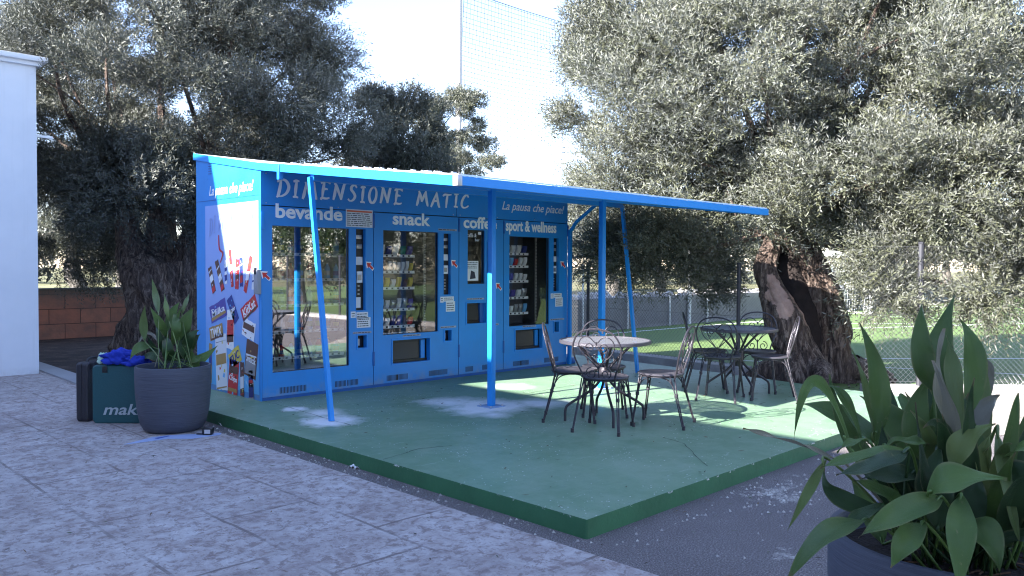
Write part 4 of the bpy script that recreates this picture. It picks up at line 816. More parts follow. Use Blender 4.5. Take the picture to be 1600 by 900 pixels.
BL = [ # start u,v,d | mid | tip | width px at 2.2 m | material | facing (toward camera, up, right)
 ((1486,650,2.30),(1468,560,2.32),(1493,462,2.36),52,LEAF,(1,.0,-.4)), ((1458,612,2.28),(1440,548,2.26),(1441,478,2.30),42,LEAF,(1,0,.2)), ((1508,655,2.3),(1523,565,2.32),(1501,503,2.35),44,LEAF,(1,0,.3)),
 ((1478,665,2.22),(1462,590,2.22),(1474,520,2.25),26,LEAFS,(1,0,.9)), ((1500,680,2.2),(1492,590,2.24),(1480,530,2.3),34,LEAFY,(1,0,-.6)), ((1497,720,2.18),(1486,640,2.16),(1460,570,2.2),28,LEAFS,(1,0,-.9)),
 ((1368,692,2.28),(1373,598,2.25),(1345,512,2.24),38,LEAF,(1,0,.25)), ((1366,690,2.29),(1357,615,2.30),(1330,545,2.33),16,LEAFY,(1,0,-.2)), ((1330,702,2.2),(1273,596,2.16),(1243,684,2.12),24,LEAF,(1,.3,.6)),
 ((1350,706,2.25),(1318,622,2.25),(1285,606,2.28),20,LEAF,(.8,.6,.3)),
 ((1318,722,2.12),(1238,692,2.0),(1168,672,1.92),13,LEAFS,(.5,1,0)), ((1392,706,2.3),(1318,652,2.32),(1250,632,2.36),50,LEAF,(.8,.8,.2)), ((1424,704,2.1),(1350,712,2.02),(1288,730,1.98),34,LEAF,(.6,1,0)),
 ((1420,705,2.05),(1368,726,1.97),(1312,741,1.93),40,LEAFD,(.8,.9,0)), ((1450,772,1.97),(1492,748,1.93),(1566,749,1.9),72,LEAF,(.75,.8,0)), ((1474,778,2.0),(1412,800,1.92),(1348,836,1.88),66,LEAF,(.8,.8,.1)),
 ((1358,812,1.97),(1290,838,1.86),(1236,900,1.8),50,LEAF,(.8,.8,-.2)), ((1385,790,2.05),(1345,806,1.98),(1318,834,1.95),32,LEAFD,(.7,.9,0)), ((1444,816,1.98),(1416,846,1.92),(1394,884,1.9),48,LEAF,(1,.4,.1)),
 ((1500,772,2.0),(1502,838,1.90),(1498,925,1.86),58,LEAF,(1,.5,0)), ((1510,815,1.98),(1545,838,1.92),(1560,888,1.9),54,LEAF,(1,.5,-.1)), ((1490,738,2.05),(1506,690,2.02),(1551,665,2.0),44,LEAFY,(1,.2,-.2)),
 ((1556,668,2.1),(1572,760,2.0),(1592,842,1.94),26,LEAFY,(1,.1,.3)), ((1518,700,2.25),(1530,648,2.3),(1560,620,2.34),44,LEAFS,(1,0,-.3)), ((1572,732,2.1),(1600,698,2.0),(1665,712,1.96),50,LEAF,(.7,.9,0)),
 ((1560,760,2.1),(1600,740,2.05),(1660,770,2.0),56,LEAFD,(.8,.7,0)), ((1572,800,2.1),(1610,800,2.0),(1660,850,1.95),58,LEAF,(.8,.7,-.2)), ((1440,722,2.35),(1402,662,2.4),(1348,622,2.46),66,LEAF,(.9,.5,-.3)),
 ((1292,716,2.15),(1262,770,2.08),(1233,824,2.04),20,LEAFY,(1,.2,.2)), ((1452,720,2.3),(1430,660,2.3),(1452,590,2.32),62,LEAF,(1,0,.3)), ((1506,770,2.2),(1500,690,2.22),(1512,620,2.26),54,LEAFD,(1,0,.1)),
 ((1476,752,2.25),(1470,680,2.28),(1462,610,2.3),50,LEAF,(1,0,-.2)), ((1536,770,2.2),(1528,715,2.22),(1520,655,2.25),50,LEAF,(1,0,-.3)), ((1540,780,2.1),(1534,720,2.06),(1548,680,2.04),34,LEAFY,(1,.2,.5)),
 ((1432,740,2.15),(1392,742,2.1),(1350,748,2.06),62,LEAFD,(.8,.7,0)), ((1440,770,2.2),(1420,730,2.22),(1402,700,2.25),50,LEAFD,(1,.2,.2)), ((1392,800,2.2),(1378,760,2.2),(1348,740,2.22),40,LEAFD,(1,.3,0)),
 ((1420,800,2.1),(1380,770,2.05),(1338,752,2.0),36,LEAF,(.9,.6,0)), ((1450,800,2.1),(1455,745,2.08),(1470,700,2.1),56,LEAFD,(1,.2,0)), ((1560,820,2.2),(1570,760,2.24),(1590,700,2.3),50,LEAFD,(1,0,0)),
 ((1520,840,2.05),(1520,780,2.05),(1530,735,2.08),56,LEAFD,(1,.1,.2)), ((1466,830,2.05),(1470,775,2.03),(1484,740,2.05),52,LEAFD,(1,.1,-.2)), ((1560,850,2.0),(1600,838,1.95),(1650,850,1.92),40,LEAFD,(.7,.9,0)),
 ((1380,700,2.2),(1412,690,2.12),(1448,694,2.06),30,LEAF,(.6,.9,0)), ((1362,694,2.1),(1336,690,2.06),(1310,706,2.04),20,LEAF,(.5,1,0)), ((1465,700,2.15),(1450,760,2.08),(1432,640,2.1),30,LEAFD,(1,0,.5)),
 ((1590,830,2.3),(1620,760,2.3),(1660,690,2.35),54,LEAF,(1,.2,0)), ((1600,860,2.2),(1640,800,2.2),(1700,760,2.2),56,LEAF,(1,.3,0)), ((1530,640,2.4),(1545,590,2.42),(1540,560,2.45),20,LEAFS,(1,0,.4)),
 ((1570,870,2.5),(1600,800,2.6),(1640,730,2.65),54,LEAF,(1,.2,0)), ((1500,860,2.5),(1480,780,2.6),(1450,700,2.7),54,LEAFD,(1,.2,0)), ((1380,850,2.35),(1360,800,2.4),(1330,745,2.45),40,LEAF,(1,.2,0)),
]
rgl = random.Random(7)
for i, (a, b, c, w, m, f) in enumerate(BL):
    a, b, c = [(p[0], p[1], p[2]*1.085+0.02) for p in (a, b, c)]
    A, B_, C_ = at(*a), at(*b), at(*c); C_ = C_+(C_-B_)*0.10; w = w if w < 55 else w*0.88; wm = w/1273*((a[2]+c[2])/2); face = tocam*f[0]+UP*f[1]+RT*f[2]
    ang = rgl.uniform(0, 6.28); rr = rgl.uniform(0.02, 0.2); P0 = Vector((PB.x+rr*math.cos(ang), PB.y+rr*math.sin(ang), 0.61))
    P0 = P0.lerp(Vector((A.x, A.y, 0.61)), 0.35); dd = Vector((P0.x-PB.x, P0.y-PB.y)); 
    if dd.length > 0.25: P0.x = PB.x+dd.x/dd.length*0.25; P0.y = PB.y+dd.y/dd.length*0.25
    blade(PL, P0, A, B_, C_, wm*0.80, m, face, 0.0065, 0.24 if w > 30 else 0.4, i)
for k in range(70):
    a = rgl.uniform(0, 6.28); r1 = rgl.uniform(0.03, 0.2); hh = rgl.uniform(0.12, 0.48); r2 = r1+rgl.uniform(0.02, 0.16); r3 = r2+rgl.uniform(0.02, 0.14); ca, sa = math.cos(a), math.sin(a); b2 = a+rgl.uniform(-.5,.5)
    p0 = Vector((PB.x+r1*ca*0.8, PB.y+r1*sa*0.8, 0.61)); p1 = p0+Vector((0.03*ca,0.03*sa,rgl.uniform(0.05,0.15))); p2_ = Vector((PB.x+r2*math.cos(b2), PB.y+r2*math.sin(b2), 0.65+hh*0.75)); p3_ = Vector((PB.x+r3*math.cos(b2), PB.y+r3*math.sin(b2), 0.67+hh*rgl.uniform(0.75,1.25)))
    blade(PL, p0, p1, p2_, p3_, rgl.uniform(0.04, 0.075), rgl.choice([LEAFD, LEAFD, LEAF, LEAFY if k % 5 == 0 else LEAF]), tocam+Vector((ca*0.5,sa*0.5,rgl.uniform(0,.6))), 0.004, 0.28, 300+k)
# smaller planter by the tool cases
P2 = Vector((-1.02,-0.30,0.012))
PL2 = make_pot('potted_plant', P2, 'smaller-looking grey planter of aspidistra beside the kiosk corner and tool cases', 0.93)
tc2 = (Vector(CAM)-P2); tc2.z = 0; tc2.normalize(); d2 = 7.66
BL2 = [((248,492),(243,462),(237,434),9,LEAFY),((227,534),(224,505),(227,476),11,LEAFY),((264,532),(250,505),(234,479),12,LEAF),((264,502),(260,480),(257,458),7,LEAFY),((262,518),(268,492),(281,472),13,LEAF),
 ((282,538),(288,508),(302,480),20,LEAF),((284,492),(290,474),(297,456),6,LEAFY),((238,542),(218,543),(203,562),14,LEAF),((278,548),(272,562),(274,588),26,LEAF),((276,550),(292,540),(313,522),26,LEAF),
 ((288,570),(312,562),(340,540),15,LEAF),((252,540),(230,520),(216,542),6,LEAFS),((270,540),(275,510),(272,484),13,LEAF),((262,560),(250,530),(245,500),10,LEAFD),((290,560),(296,530),(311,516),14,LEAFD),
 ((250,566),(232,556),(220,574),14,LEAFD),((264,572),(262,545),(256,520),16,LEAFD),((300,566),(288,545),(279,528),18,LEAFD),((278,570),(286,540),(296,515),14,LEAFD),((244,566),(240,545),(228,522),10,LEAFD),
 ((280,530),(277,505),(284,478),9,LEAF),((294,548),(303,560),(318,552),14,LEAF)]
for i, (a, b, c, w, m) in enumerate(BL2):
    dz = [rgl.uniform(-0.14, 0.14) for _ in range(3)]; A, B_, C_ = at(*a, d2+dz[0]), at(*b, d2+dz[1]), at(*c, d2+dz[2])
    P0 = Vector((P2.x+rgl.uniform(-.15,.15), P2.y+rgl.uniform(-.15,.15), 0.57)); up = 1.0 if C_.z < B_.z+0.02 else 0.3
    blade(PL2, P0, A, B_, C_, w/1273*d2*1.1, m, tc2*1.0+UP*up*0.7+RT*rgl.uniform(-.5,.5), 0.004, 0.2, i+90)

# ------------------------------------------------------------------ tool cases, cloth, ruler sheet, tape
def rounded_case(name, loc, rz, w, d, h, m, label, cat='tool case', r=0.04):
    t = thing(name, loc, label, cat, 'tool cases standing by the planter', rz)
    for s, nm in ((-1, 'front_shell'), (1, 'back_shell')):
        q = MB(); y0, y1 = (-d/2, -0.002) if s < 0 else (0.002, d/2); pts = []
        for cx, cz, a0 in ((w/2-r,r,-90),(w/2-r,h-r,0),(-w/2+r,h-r,90),(-w/2+r,r,180)):
            for k in range(5): a = math.radians(a0+k*22.5); pts.append((cx+r*math.cos(a), cz+r*math.sin(a)))
        n = len(pts); ins = [(x*0.965, 0.5*h+(z-0.5*h)*0.965) for x, z in pts]; outer = y0 if s < 0 else y1; inner = y1 if s < 0 else y0; o2 = outer+(0.012 if s < 0 else -0.012)
        vs = [(x,outer,z) for x, z in ins]+[(x,o2,z) for x, z in pts]+[(x,inner,z) for x, z in pts]
        fs = [list(range(n)) if s < 0 else list(range(n))[::-1]]+[[i, n+i, n+(i+1)%n, (i+1)%n] for i in range(n)]+[[n+i, 2*n+i, 2*n+(i+1)%n, n+(i+1)%n] for i in range(n)]+[[2*n+i for i in range(n)]]
        q.add(vs, fs, m); q.build(nm, t)
    q = MB(); q.tube(smooth_pts([(-0.09,0,h-0.01),(-0.075,0,h+0.022),(0,0,h+0.03),(0.075,0,h+0.022),(0.09,0,h-0.01)], 4), 0.011, BLACK, 8); q.build('handle', t)
    for x in (-w*0.3, w*0.3): q = MB(); q.box((x-0.025,-d/2-0.006,h-0.07),(x+0.025,-d/2+0.004,h-0.01), BLACK, bev=0.004); q.build('latch', t)
    return t
TEAL = mat('teal_plastic', (0.012,0.075,0.085), 0.42, bump=(60,0.15)); BLK2 = mat('black_case_plastic', (0.02,0.018,0.024), 0.45, bump=(50,0.2))
# the cases face the camera; a point near pixel (175, 660)
cA = gp(8.42, -3.96+0.0); rzc = math.atan2(-0.7066, 0.7077)
def ground_at(u, v, z=0.012):
    d = Fv*FPX+R2*(u-800)-U2*(v-450); k = (z-CAM[2])/d[2]; return Vector(CAM+d*k)
pA = ground_at(194, 662); pA += Vector(Fv)*0.07; pA.z = 0.012
tc_ = rounded_case('tool_case', pA, rzc+0.02, 0.60, 0.125, 0.545, TEAL, 'teal plastic power tool case with pale lettering, half hidden behind the planter')
q = MB(); 
MK = [[(0.0,0.92),(0.16,1.0),(0.30,0.98)],[(0.16,0.98),(0.10,0.4),(0.06,0.0)]]
Mx = Matrix(((1,0,0,-0.195),(0,0,-1,-0.066),(0,1,0,0.085),(0,0,0,1)))
PL_ = mat('pale_grey_lettering', (0.40,0.45,0.47), 0.5)
vs, fs = text_mesh('makita', 0.14, 0.485, 0.25, 0.002); q.add([Mx @ Vector(v) for v in vs], fs, PL_); q.build('lettering', tc_, 'pale grey slanted lettering')
pB = ground_at(138, 657); pB += Vector(Fv)*0.10; pB.z = 0.012
rounded_case('tool_case', pB, rzc+1.47, 0.36, 0.115, 0.56, BLK2, 'black tool case standing edge on, left of the teal case', r=0.03)
# blue rag and pale glove on top of the teal case
rg = random.Random(21)
def rag(name, c, sx, sy, sz, m, label, cat, seed, fr=5):
    bm = bmesh.new(); bmesh.ops.create_icosphere(bm, subdivisions=4, radius=1); from mathutils import noise as mn
    for v in bm.verts:
        n = mn.fractal(v.co*1.7+Vector((seed,0,0)), 1.0, 2.0, 4); k = 1+0.35*n+0.10*math.sin(v.co.x*14+v.co.z*9+seed)
        v.co = Vector((v.co.x*sx*k, v.co.y*sy*k, max(v.co.z, -0.45)*sz*k))
    q = MB(); q.bm(bm, m, Matrix.Translation(c), True); o = q.build(name, origin=c, autosmooth=False); tag(o, label, cat); return o
RAG = mat('royal_blue_cloth', (0.008,0.03,0.36), 0.85, bump=(50,0.5))
rcp = pA+Vector((0,0,0.60)); rag('work_cloth', rcp-RT*0.09, 0.15, 0.085, 0.085, RAG, 'crumpled royal blue cloth lying on top of the teal tool case', 'cloth', 3)
o = rag('work_cloth', rcp+RT*0.10+Vector((0,0,-0.03)), 0.12, 0.08, 0.06, RAG, 'blue frayed end of cloth hanging over the case beside the planter', 'cloth', 9)
rag('work_glove', rcp-RT*0.22+Vector((0,0,-0.012)), 0.05, 0.045, 0.065, mat('pale_green_cloth', (0.45,0.62,0.5), 0.8), 'pale green glove lying at the left end of the blue cloth', 'glove', 5)
# thin plastic strip on the paving, tape measure
def strip3(name, pts, z, t, m, label, cat, parts=None):
    q = MB(); q.prism([(p.x, p.y) for p in pts], z, z+t, m); return tag(q.build(name), label, cat)
LBL = mat('pale_blue_plastic', (0.42,0.50,0.72), 0.5, noise=(9,(0.34,0.42,0.66),0.2))
a, b, c, d = ground_at(194,695), ground_at(238,684), ground_at(346,677), ground_at(344,680); e = ground_at(212,693); f_ = ground_at(262,686)
strip3('plastic_sheet', [a, e, f_, ground_at(300,686), d, c, ground_at(262,681), b], 0.014, 0.003, LBL, 'pale blue pointed plastic sheet lying on the paving by the planter', 'plastic sheet')
q = MB(); m1, m2 = ground_at(244,685,0.019), ground_at(264,681,0.019); dv = (m2-m1).normalized(); sv = Vector((-dv.y,dv.x,0))*0.02; q.prism([((m1-sv).x,(m1-sv).y),((m2-sv*0.4).x,(m2-sv*0.4).y),((m2+sv*0.4).x,(m2+sv*0.4).y),((m1+sv).x,(m1+sv).y)], 0.0172, 0.020, mat('mid_blue_tape', (0.06,0.12,0.42), 0.5)); tag(q.build('tape_scrap'), 'darker blue scrap of tape across the pale plastic sheet', 'tape')
tp = ground_at(325,679,0.0175)
TM = thing('tape_measure', tp, 'small black tape measure with a silver label lying by the planter', 'tape measure', rz=rzc)
q = MB(); q.box((-0.045,-0.03,0),(0.045,0.03,0.062), BLACK, bev=0.012); q.build('case', TM); q = MB(); q.box((-0.02,-0.033,0.014),(0.03,-0.030,0.048), mat('silver_label', (0.5,0.5,0.52), 0.4)); q.build('sticker', TM)
q = MB(); q.box((-0.095,-0.02,0.004),(-0.04,0.0,0.012), BLACK, bev=0.003); q.build('tab', TM)
# small scraps of paper along the platform edge
rg = random.Random(8)
for i, (u, v, s, lab) in enumerate(((556,731,0.035,'crumpled white paper scrap lying on the asphalt strip midway along the platform'),(350,664,0.04,'white paper scrap on the asphalt by the planter and tape measure'))):
    p = ground_at(u, v, 0.0); bm = bmesh.new(); bmesh.ops.create_grid(bm, x_segments=5, y_segments=4, size=s)
    for w_ in bm.verts: w_.co.z = rg.uniform(0.003, 0.028); w_.co.x *= 1.4; w_.co.x += rg.uniform(-.006,.006)
    q = MB(); q.bm(bm, PAPER, Matrix.Translation(p) @ Matrix.Rotation(rg.uniform(0,3), 4, 'Z')); tag(q.build('paper_scrap', origin=p), lab, 'litter')
q = MB()
for k in range(420):
    f = rg.random(); x, y = (rg.uniform(-0.77,-0.63), rg.uniform(-4.9,0.2)) if f < 0.55 else (rg.uniform(-0.6,2.6), -4.85-abs(rg.gauss(0,0.35))) 
    if f > 0.8: x, y = rg.gauss(0.95,0.25), rg.gauss(-5.08,0.13)
    s = rg.uniform(0.004,0.013); a = rg.uniform(0,3)
    q.add([(x-s,y,0),(x+s*0.7,y-s*0.8,0),(x+s*0.3,y+s,0),(x,y,s*1.1)], [(0,1,3),(1,2,3),(2,0,3)], rg.choice([STONE, CONC, CONCW]))
tag(q.build('loose_gravel'), kind='stuff')

q = MB(); LM = [mat('fallen_leaf_brown', (0.16,0.09,0.045), 0.8), mat('fallen_leaf_green', (0.10,0.11,0.06), 0.7), mat('fallen_leaf_dark', (0.05,0.035,0.025), 0.8)]
for k in range(900):
    f = rg.random()
    if f < 0.45: x, y, z = rg.uniform(-0.6,5.1), rg.uniform(-4.75,-0.05), 0.116
    elif f < 0.75: x, y, z = rg.uniform(-4.2,-0.8), rg.uniform(-6.2,4.5), 0.018
    else: x, y, z = rg.uniform(-0.75,6.5), rg.uniform(-7.0,-4.85), 0.008
    if f < 0.45 and rg.random() < 0.5: x = 5.2-abs(rg.gauss(0,1.2)); y = -2.8+rg.gauss(0,1.2)
    if x > 5.1 and z > 0.1: continue
    l, w, a = rg.uniform(0.012,0.028), rg.uniform(0.003,0.006), rg.uniform(0,6.28); c_, s_ = math.cos(a), math.sin(a)
    q.add([(x-l*c_,y-l*s_,z),(x+w*s_,y-w*c_,z+rg.uniform(0,.005)),(x+l*c_,y+l*s_,z+rg.uniform(0,.006)),(x-w*s_,y+w*c_,z+rg.uniform(0,.004))], [(0,1,2,3)], rg.choice(LM))
tag(q.build('fallen_leaves'), kind='stuff')
# ------------------------------------------------------------------ fences, walls, net, goal
def diag_mesh(mb, a, b, z0, z1, sp, r, m, skip=None):
    a = Vector((a[0],a[1],0)); b = Vector((b[0],b[1],0)); Lh = (b-a).length; d = (b-a)/Lh; H = z1-z0; nrm = Vector((-d.y,d.x,0))*0.003
    k = -H
    while k < Lh:
        for sgn in (1,-1):
            # line s = k + h (sgn 1) or s = k + H - h (sgn -1), clipped to [0, Lh]
            h0, h1 = 0.0, H
            if sgn > 0: h0 = max(0, -k); h1 = min(H, Lh-k); p = (k+h0, h0); q_ = (k+h1, h1)
            else: h1 = min(H, k+H); h0 = max(0, k+H-Lh); p = (k+H-h0, h0); q_ = (k+H-h1, h1)
            if h1 > h0: mb.tube([a+d*p[0]+nrm*sgn+Vector((0,0,z0+p[1])), a+d*q_[0]+nrm*sgn+Vector((0,0,z0+q_[1]))], r, m, 3, cap=False)
        k += sp
def chain_fence(a, b, z0, z1, sp, r, posts, pm, pr, label, kerb=None, ph=None):
    t = thing('chain_link_fence', (a[0],a[1],0), label, 'fence'); o = t.location
    q = MB(); diag_mesh(q, a, b, z0, z1, sp, r, WIRE); q.build('wire_mesh', t, origin=o)
    A = Vector((a[0],a[1],0)); B = Vector((b[0],b[1],0)); q = MB()
    for z in (z0+0.02, (z0+z1)/2, z1): q.tube([A+Vector((0,0,z)), B+Vector((0,0,z))], r*1.3, WIRE, 4)
    q.build('tension_wire', t, origin=o)
    for i, f in enumerate(posts):
        p = A.lerp(B, f); top = z1+0.04 if ph is None else ph[i]; q = MB(); q.tube([p+Vector((0,0,-0.02)), p+Vector((0,0,top))], pr, pm, 8); q.lathe([(pr*1.15,top-0.01),(pr*1.15,top+0.012),(0,top+0.02)], pm, 8, (p.x,p.y,0)); q.build('post', t, origin=o)
    if kerb:
        d = (B-A).normalized(); s = Vector((-d.y,d.x,0))*0.14; q = MB(); n = int((B-A).length/1.0)
        for k in range(n):
            p0 = A.lerp(B, k/n)+d*0.004; p1 = A.lerp(B, (k+1)/n)-d*0.004; q.prism([((p0-s).x,(p0-s).y),((p1-s).x,(p1-s).y),((p1+s).x,(p1+s).y),((p0+s).x,(p0+s).y)], -0.05, kerb, CONCW)
        k_ = q.build('kerb', t, origin=o); bv = k_.modifiers.new('b','BEVEL'); bv.width = 0.01; bv.segments = 2
    return t
chain_fence((6.75,4.3), (5.85,-2.15), 0.17, 1.5, 0.062, 0.0023, [0.02,0.27,0.52,0.98], GREYPOST, 0.028, 'low chain-link fence on a pale kerb between the kiosk and the olive trunk', 0.165)
chain_fence((5.75,-3.75), (8.9,-6.93), 0.13, 1.75, 0.062, 0.0023, [0.145,1.0], GREYPOST, 0.032, 'chain-link fence on a low kerb right of the olive trunk, before the pitch', 0.10)
chain_fence((8.92,-7.0), (8.3,-30), 0.13, 1.75, 0.075, 0.0022, [0.1,0.22,0.34,0.46,0.58,0.7,0.82,0.94], GREYPOST, 0.032, 'long chain-link fence that shows only as a reflection in the kiosk windows', 0.10)
# curled loose mesh at the foot of the right fence
q = MB(); pa, pb = Vector((6.75,-4.83,0.0)), Vector((8.6,-6.72,0.0)); dd = (pb-pa).normalized(); outw = Vector((-0.707,-0.707,0)); rg = random.Random(2)
for k in range(44):
    s0 = k/44*(pb-pa).length; hmx = 0.16+0.12*abs(math.sin(s0*2.1))
    for sg in (1,-1):
        P = [pa+dd*(s0+sg*h*0.9)+outw*(0.13+0.25*h)+Vector((0,0,0.01+h)) for h in np.linspace(0,hmx,4)]; q.tube(P, 0.0026, mat('bright_wire', (0.5,0.5,0.48), 0.5, 0.3), 3, cap=False)
tag(q.build('torn_wire_mesh'), 'curled torn strip of bright wire mesh at the foot of the right-hand fence', 'wire mesh')
# grey boundary wall with white posts
t = thing('boundary_wall', (8,4.5,0), 'low grey rendered wall along the far side of the pitch', 'wall'); q = MB(); q.box((7.3,4.5,-0.1),(60,4.72,0.745), CONC); q.build('wall', t, origin=t.location)
q = MB(); rg = random.Random(31)
for k in range(520):
    x = 7.4+rg.random()**1.4*26; y = rg.uniform(4.72,5.7); z = 0.62+rg.uniform(0,0.26)*(1-abs(y-5.1)/0.9); s = rg.uniform(0.05,0.15)
    bm = bmesh.new(); bmesh.ops.create_icosphere(bm, subdivisions=1, radius=s)
    for v in bm.verts: v.co *= rg.uniform(0.7,1.2); v.co.z *= 0.7
    q.bm(bm, STONE, Matrix.Translation((x,y,z)))
q.box((7.3,4.725,-0.1),(36,5.8,0.6), STONE)
tag(q.build('rubble_bank'), kind='stuff')
FN = thing('white_post_fence', (8,4.45,0), 'row of thin white posts with wire mesh along the grey wall', 'fence')
q = MB(); diag_mesh(q, (7.4,4.46), (30,4.46), 0.05, 1.5, 0.09, 0.0026, WIRE); q.build('wire_mesh', FN, origin=FN.location)
for x, h, r in ((8.6,1.5,0.022),(10.3,1.56,0.022),(12.0,1.5,0.022),(13.79,0.87,0.022),(14.7,1.95,0.05),(15.6,1.63,0.028),(17.35,1.6,0.028),(19.3,1.6,0.028),(21.3,1.6,0.028),(23.5,1.6,0.028),(26,1.6,0.028),(29,1.6,0.028)):
    q = MB(); q.tube([(x,4.44,-0.02),(x,4.44,h)], r, WHITEPOST, 8); q.build('post', FN, origin=FN.location)
# red tufa wall on the left
t = thing('tufa_wall', (0,10.3,0), 'weathered red stone-block wall behind the left olive trunk', 'wall'); q = MB(); q.box((-9,10.3,-0.1),(7.2,10.55,0.98), TUFA); q.box((-9,10.27,0.98),(7.2,10.58,1.02), mat('weathered_cap', (0.16,0.14,0.12), 0.9, noise=(4,(0.08,0.07,0.06),0.2))); q.build('wall', t, origin=t.location)
# white building slice etc: tall pole and ball net
PP = at(716, 430, 29.0); yN = PP.y; ZT = 11.3
POLEM = mat('weathered_pole', (0.42,0.41,0.42), 0.5); t = thing('net_pole', (PP.x,PP.y,0), 'tall slim white pole rising above the trees beside the ball net', 'pole'); q = MB(); q.tube([(PP.x,PP.y,0),(PP.x,PP.y,6.6)], 0.10, POLEM, 12); q.tube([(PP.x,PP.y,6.6),(PP.x,PP.y,13)], 0.115, POLEM, 12); q.build('shaft', t, origin=t.location)
t = thing('ball_net', (PP.x,yN,0), 'high fine-meshed ball net hanging to the right of the tall white pole', 'net'); q = MB(); X0, X1 = PP.x+0.25, PP.x+30; Z0 = 1.2
def npt(x, z):
    f = (z-Z0)/(ZT-Z0); return (x+0.10*math.sin(z*1.3)*(1-f), yN+0.25*math.sin(x*0.7+z*0.3)*math.sin(math.pi*f), z-0.05*abs(math.sin((x-X0)*0.52))*f)
nx = int((X1-X0)/0.17); nz = int((ZT-Z0)/0.17)
for i in range(nx+1):
    x = X0+i*0.17; q.tube([npt(x, z) for z in np.linspace(Z0, ZT, 10)], 0.0072, NETM, 3, cap=False)
for j in range(nz+1):
    z = Z0+j*0.17; q.tube([npt(x, z) for x in np.linspace(X0, X1, 60)], 0.0072, NETM, 3, cap=False)
q.build('mesh', t, origin=t.location); q = MB(); q.tube([npt(x, ZT) for x in np.linspace(X0-0.2, X1, 60)], 0.012, NETM, 4); q.tube([npt(X0, z) for z in np.linspace(Z0,ZT,12)], 0.008, NETM, 4); q.build('rope', t, origin=t.location)
# football goal
GL0 = Vector((22.9,3.1,0)); GL1 = Vector((26.6,3.9,0)); bk = Vector((0.5,2.1,0))
t = thing('football_goal', GL0, 'white football goal with net seen past the leaning trunk', 'goal'); o = t.location
A, B_ = at(1361,489,26.2), at(1262,486,27.5); A.z = 0; B_.z = 0; bk = (at(1312,475,29.0)-A); bk.z = 0
for p in (A, B_): q = MB(); q.tube([p, p+Vector((0,0,2.0))], 0.06, WHITEPOST, 8); q.build('post', t, origin=o)
q = MB(); q.tube([A+Vector((0,0,2.0)), B_+Vector((0,0,2.0))], 0.06, WHITEPOST, 8); q.build('crossbar', t, origin=o)
for p in (A, B_): q = MB(); q.tube([p+Vector((0,0,2.0)), p+bk*0.45+Vector((0,0,1.9)), p+bk], 0.035, WHITEPOST, 6); q.tube([p, p+bk], 0.03, WHITEPOST, 6); q.build('stanchion', t, origin=o)
q = MB(); n = 22
def gpnt(u, v):
    base = A.lerp(B_, u); prof = [base+Vector((0,0,2.0)), base+bk*0.45+Vector((0,0,1.9)), base+bk]
    return prof[0].lerp(prof[1], v*2) if v < 0.5 else prof[1].lerp(prof[2], v*2-1)
for i in range(n+1): q.tube([gpnt(i/n, v) for v in np.linspace(0,1,9)], 0.008, GOALNET, 3, cap=False)
for i in range(n+1): q.tube([gpnt(u, i/n) for u in np.linspace(0,1,5)], 0.008, GOALNET, 3, cap=False)
for p, u in ((A,0),(B_,1)):
    for i in range(1,12):
        v = i/12; top = gpnt(u, v); fl = p+bk*min(1, v*0.5 if v < .5 else v); fl.z = 0; q.tube([top, fl], 0.008, GOALNET, 3, cap=False)
    for i in range(1,10): z = i*0.2; q.tube([p+Vector((0,0,z)), p+bk*(0.45+0.55*(1-z/1.9))+Vector((0,0,z))], 0.008, GOALNET, 3, cap=False)
q.build('net', t, origin=o)

# ------------------------------------------------------------------ olive trees
def np_mesh(name, V, F4, m, parent, origin):
    me = bpy.data.meshes.new(name); nv, nf = len(V), len(F4); me.vertices.add(nv); me.vertices.foreach_set('co', (V-np.array(origin)).astype(np.float32).ravel())
    me.loops.add(nf*4); me.loops.foreach_set('vertex_index', F4.astype(np.int32).ravel()); me.polygons.add(nf)
    me.polygons.foreach_set('loop_start', np.arange(0, nf*4, 4, dtype=np.int32)); me.polygons.foreach_set('loop_total', np.full(nf, 4, dtype=np.int32))
    me.materials.append(m); me.update(calc_edges=True); o = bpy.data.objects.new(name, me); COL.objects.link(o); o.parent = parent; return o
def norm(a): return a/np.maximum(np.linalg.norm(a, axis=1, keepdims=True), 1e-9)
def leaves(rs, P, Dr, K, L, leaf, wid):
    """P twig bases (N,3), Dr twig directions, K leaves each, L twig length"""
    N = len(P); Dr = norm(Dr); t = (np.arange(K)+0.5)/K; ref = norm(rs.normal(size=(N,3))); S1 = norm(np.cross(Dr, ref)); S2 = np.cross(Dr, S1)
    Ln = L*rs.uniform(0.6,1.3,size=(N,1)); droop = rs.uniform(0.0,0.35,size=(N,1))
    out = []; ang = (np.arange(K)*2.4)[None,:]+rs.uniform(0,6.28,size=(N,1))
    pos = P[:,None,:]+Dr[:,None,:]*(t[None,:,None]*Ln[:,None,:]); pos[:,:,2] -= droop*(t[None,:]**2)*Ln
    sd = S1[:,None,:]*np.cos(ang)[:,:,None]+S2[:,None,:]*np.sin(ang)[:,:,None]
    ld = norm((Dr[:,None,:]*rs.uniform(0.5,1.1,size=(N,K,1))+sd*0.8+rs.normal(size=(N,K,3))*0.18).reshape(-1,3)); pos = pos.reshape(-1,3)
    wd = norm(np.cross(ld, rs.normal(size=ld.shape))); ll = leaf*rs.uniform(0.65,1.25,size=(len(ld),1)); w = wid*rs.uniform(0.7,1.2,size=(len(ld),1))
    n_ = np.cross(ld, wd); flip = np.where(n_[:,2:3] < -0.15, -1.0, 1.0); wd = wd*flip
    V = np.stack([pos, pos+ld*ll*0.5-wd*w*0.5, pos+ld*ll, pos+ld*ll*0.5+wd*w*0.5], axis=1).reshape(-1,3)
    return V
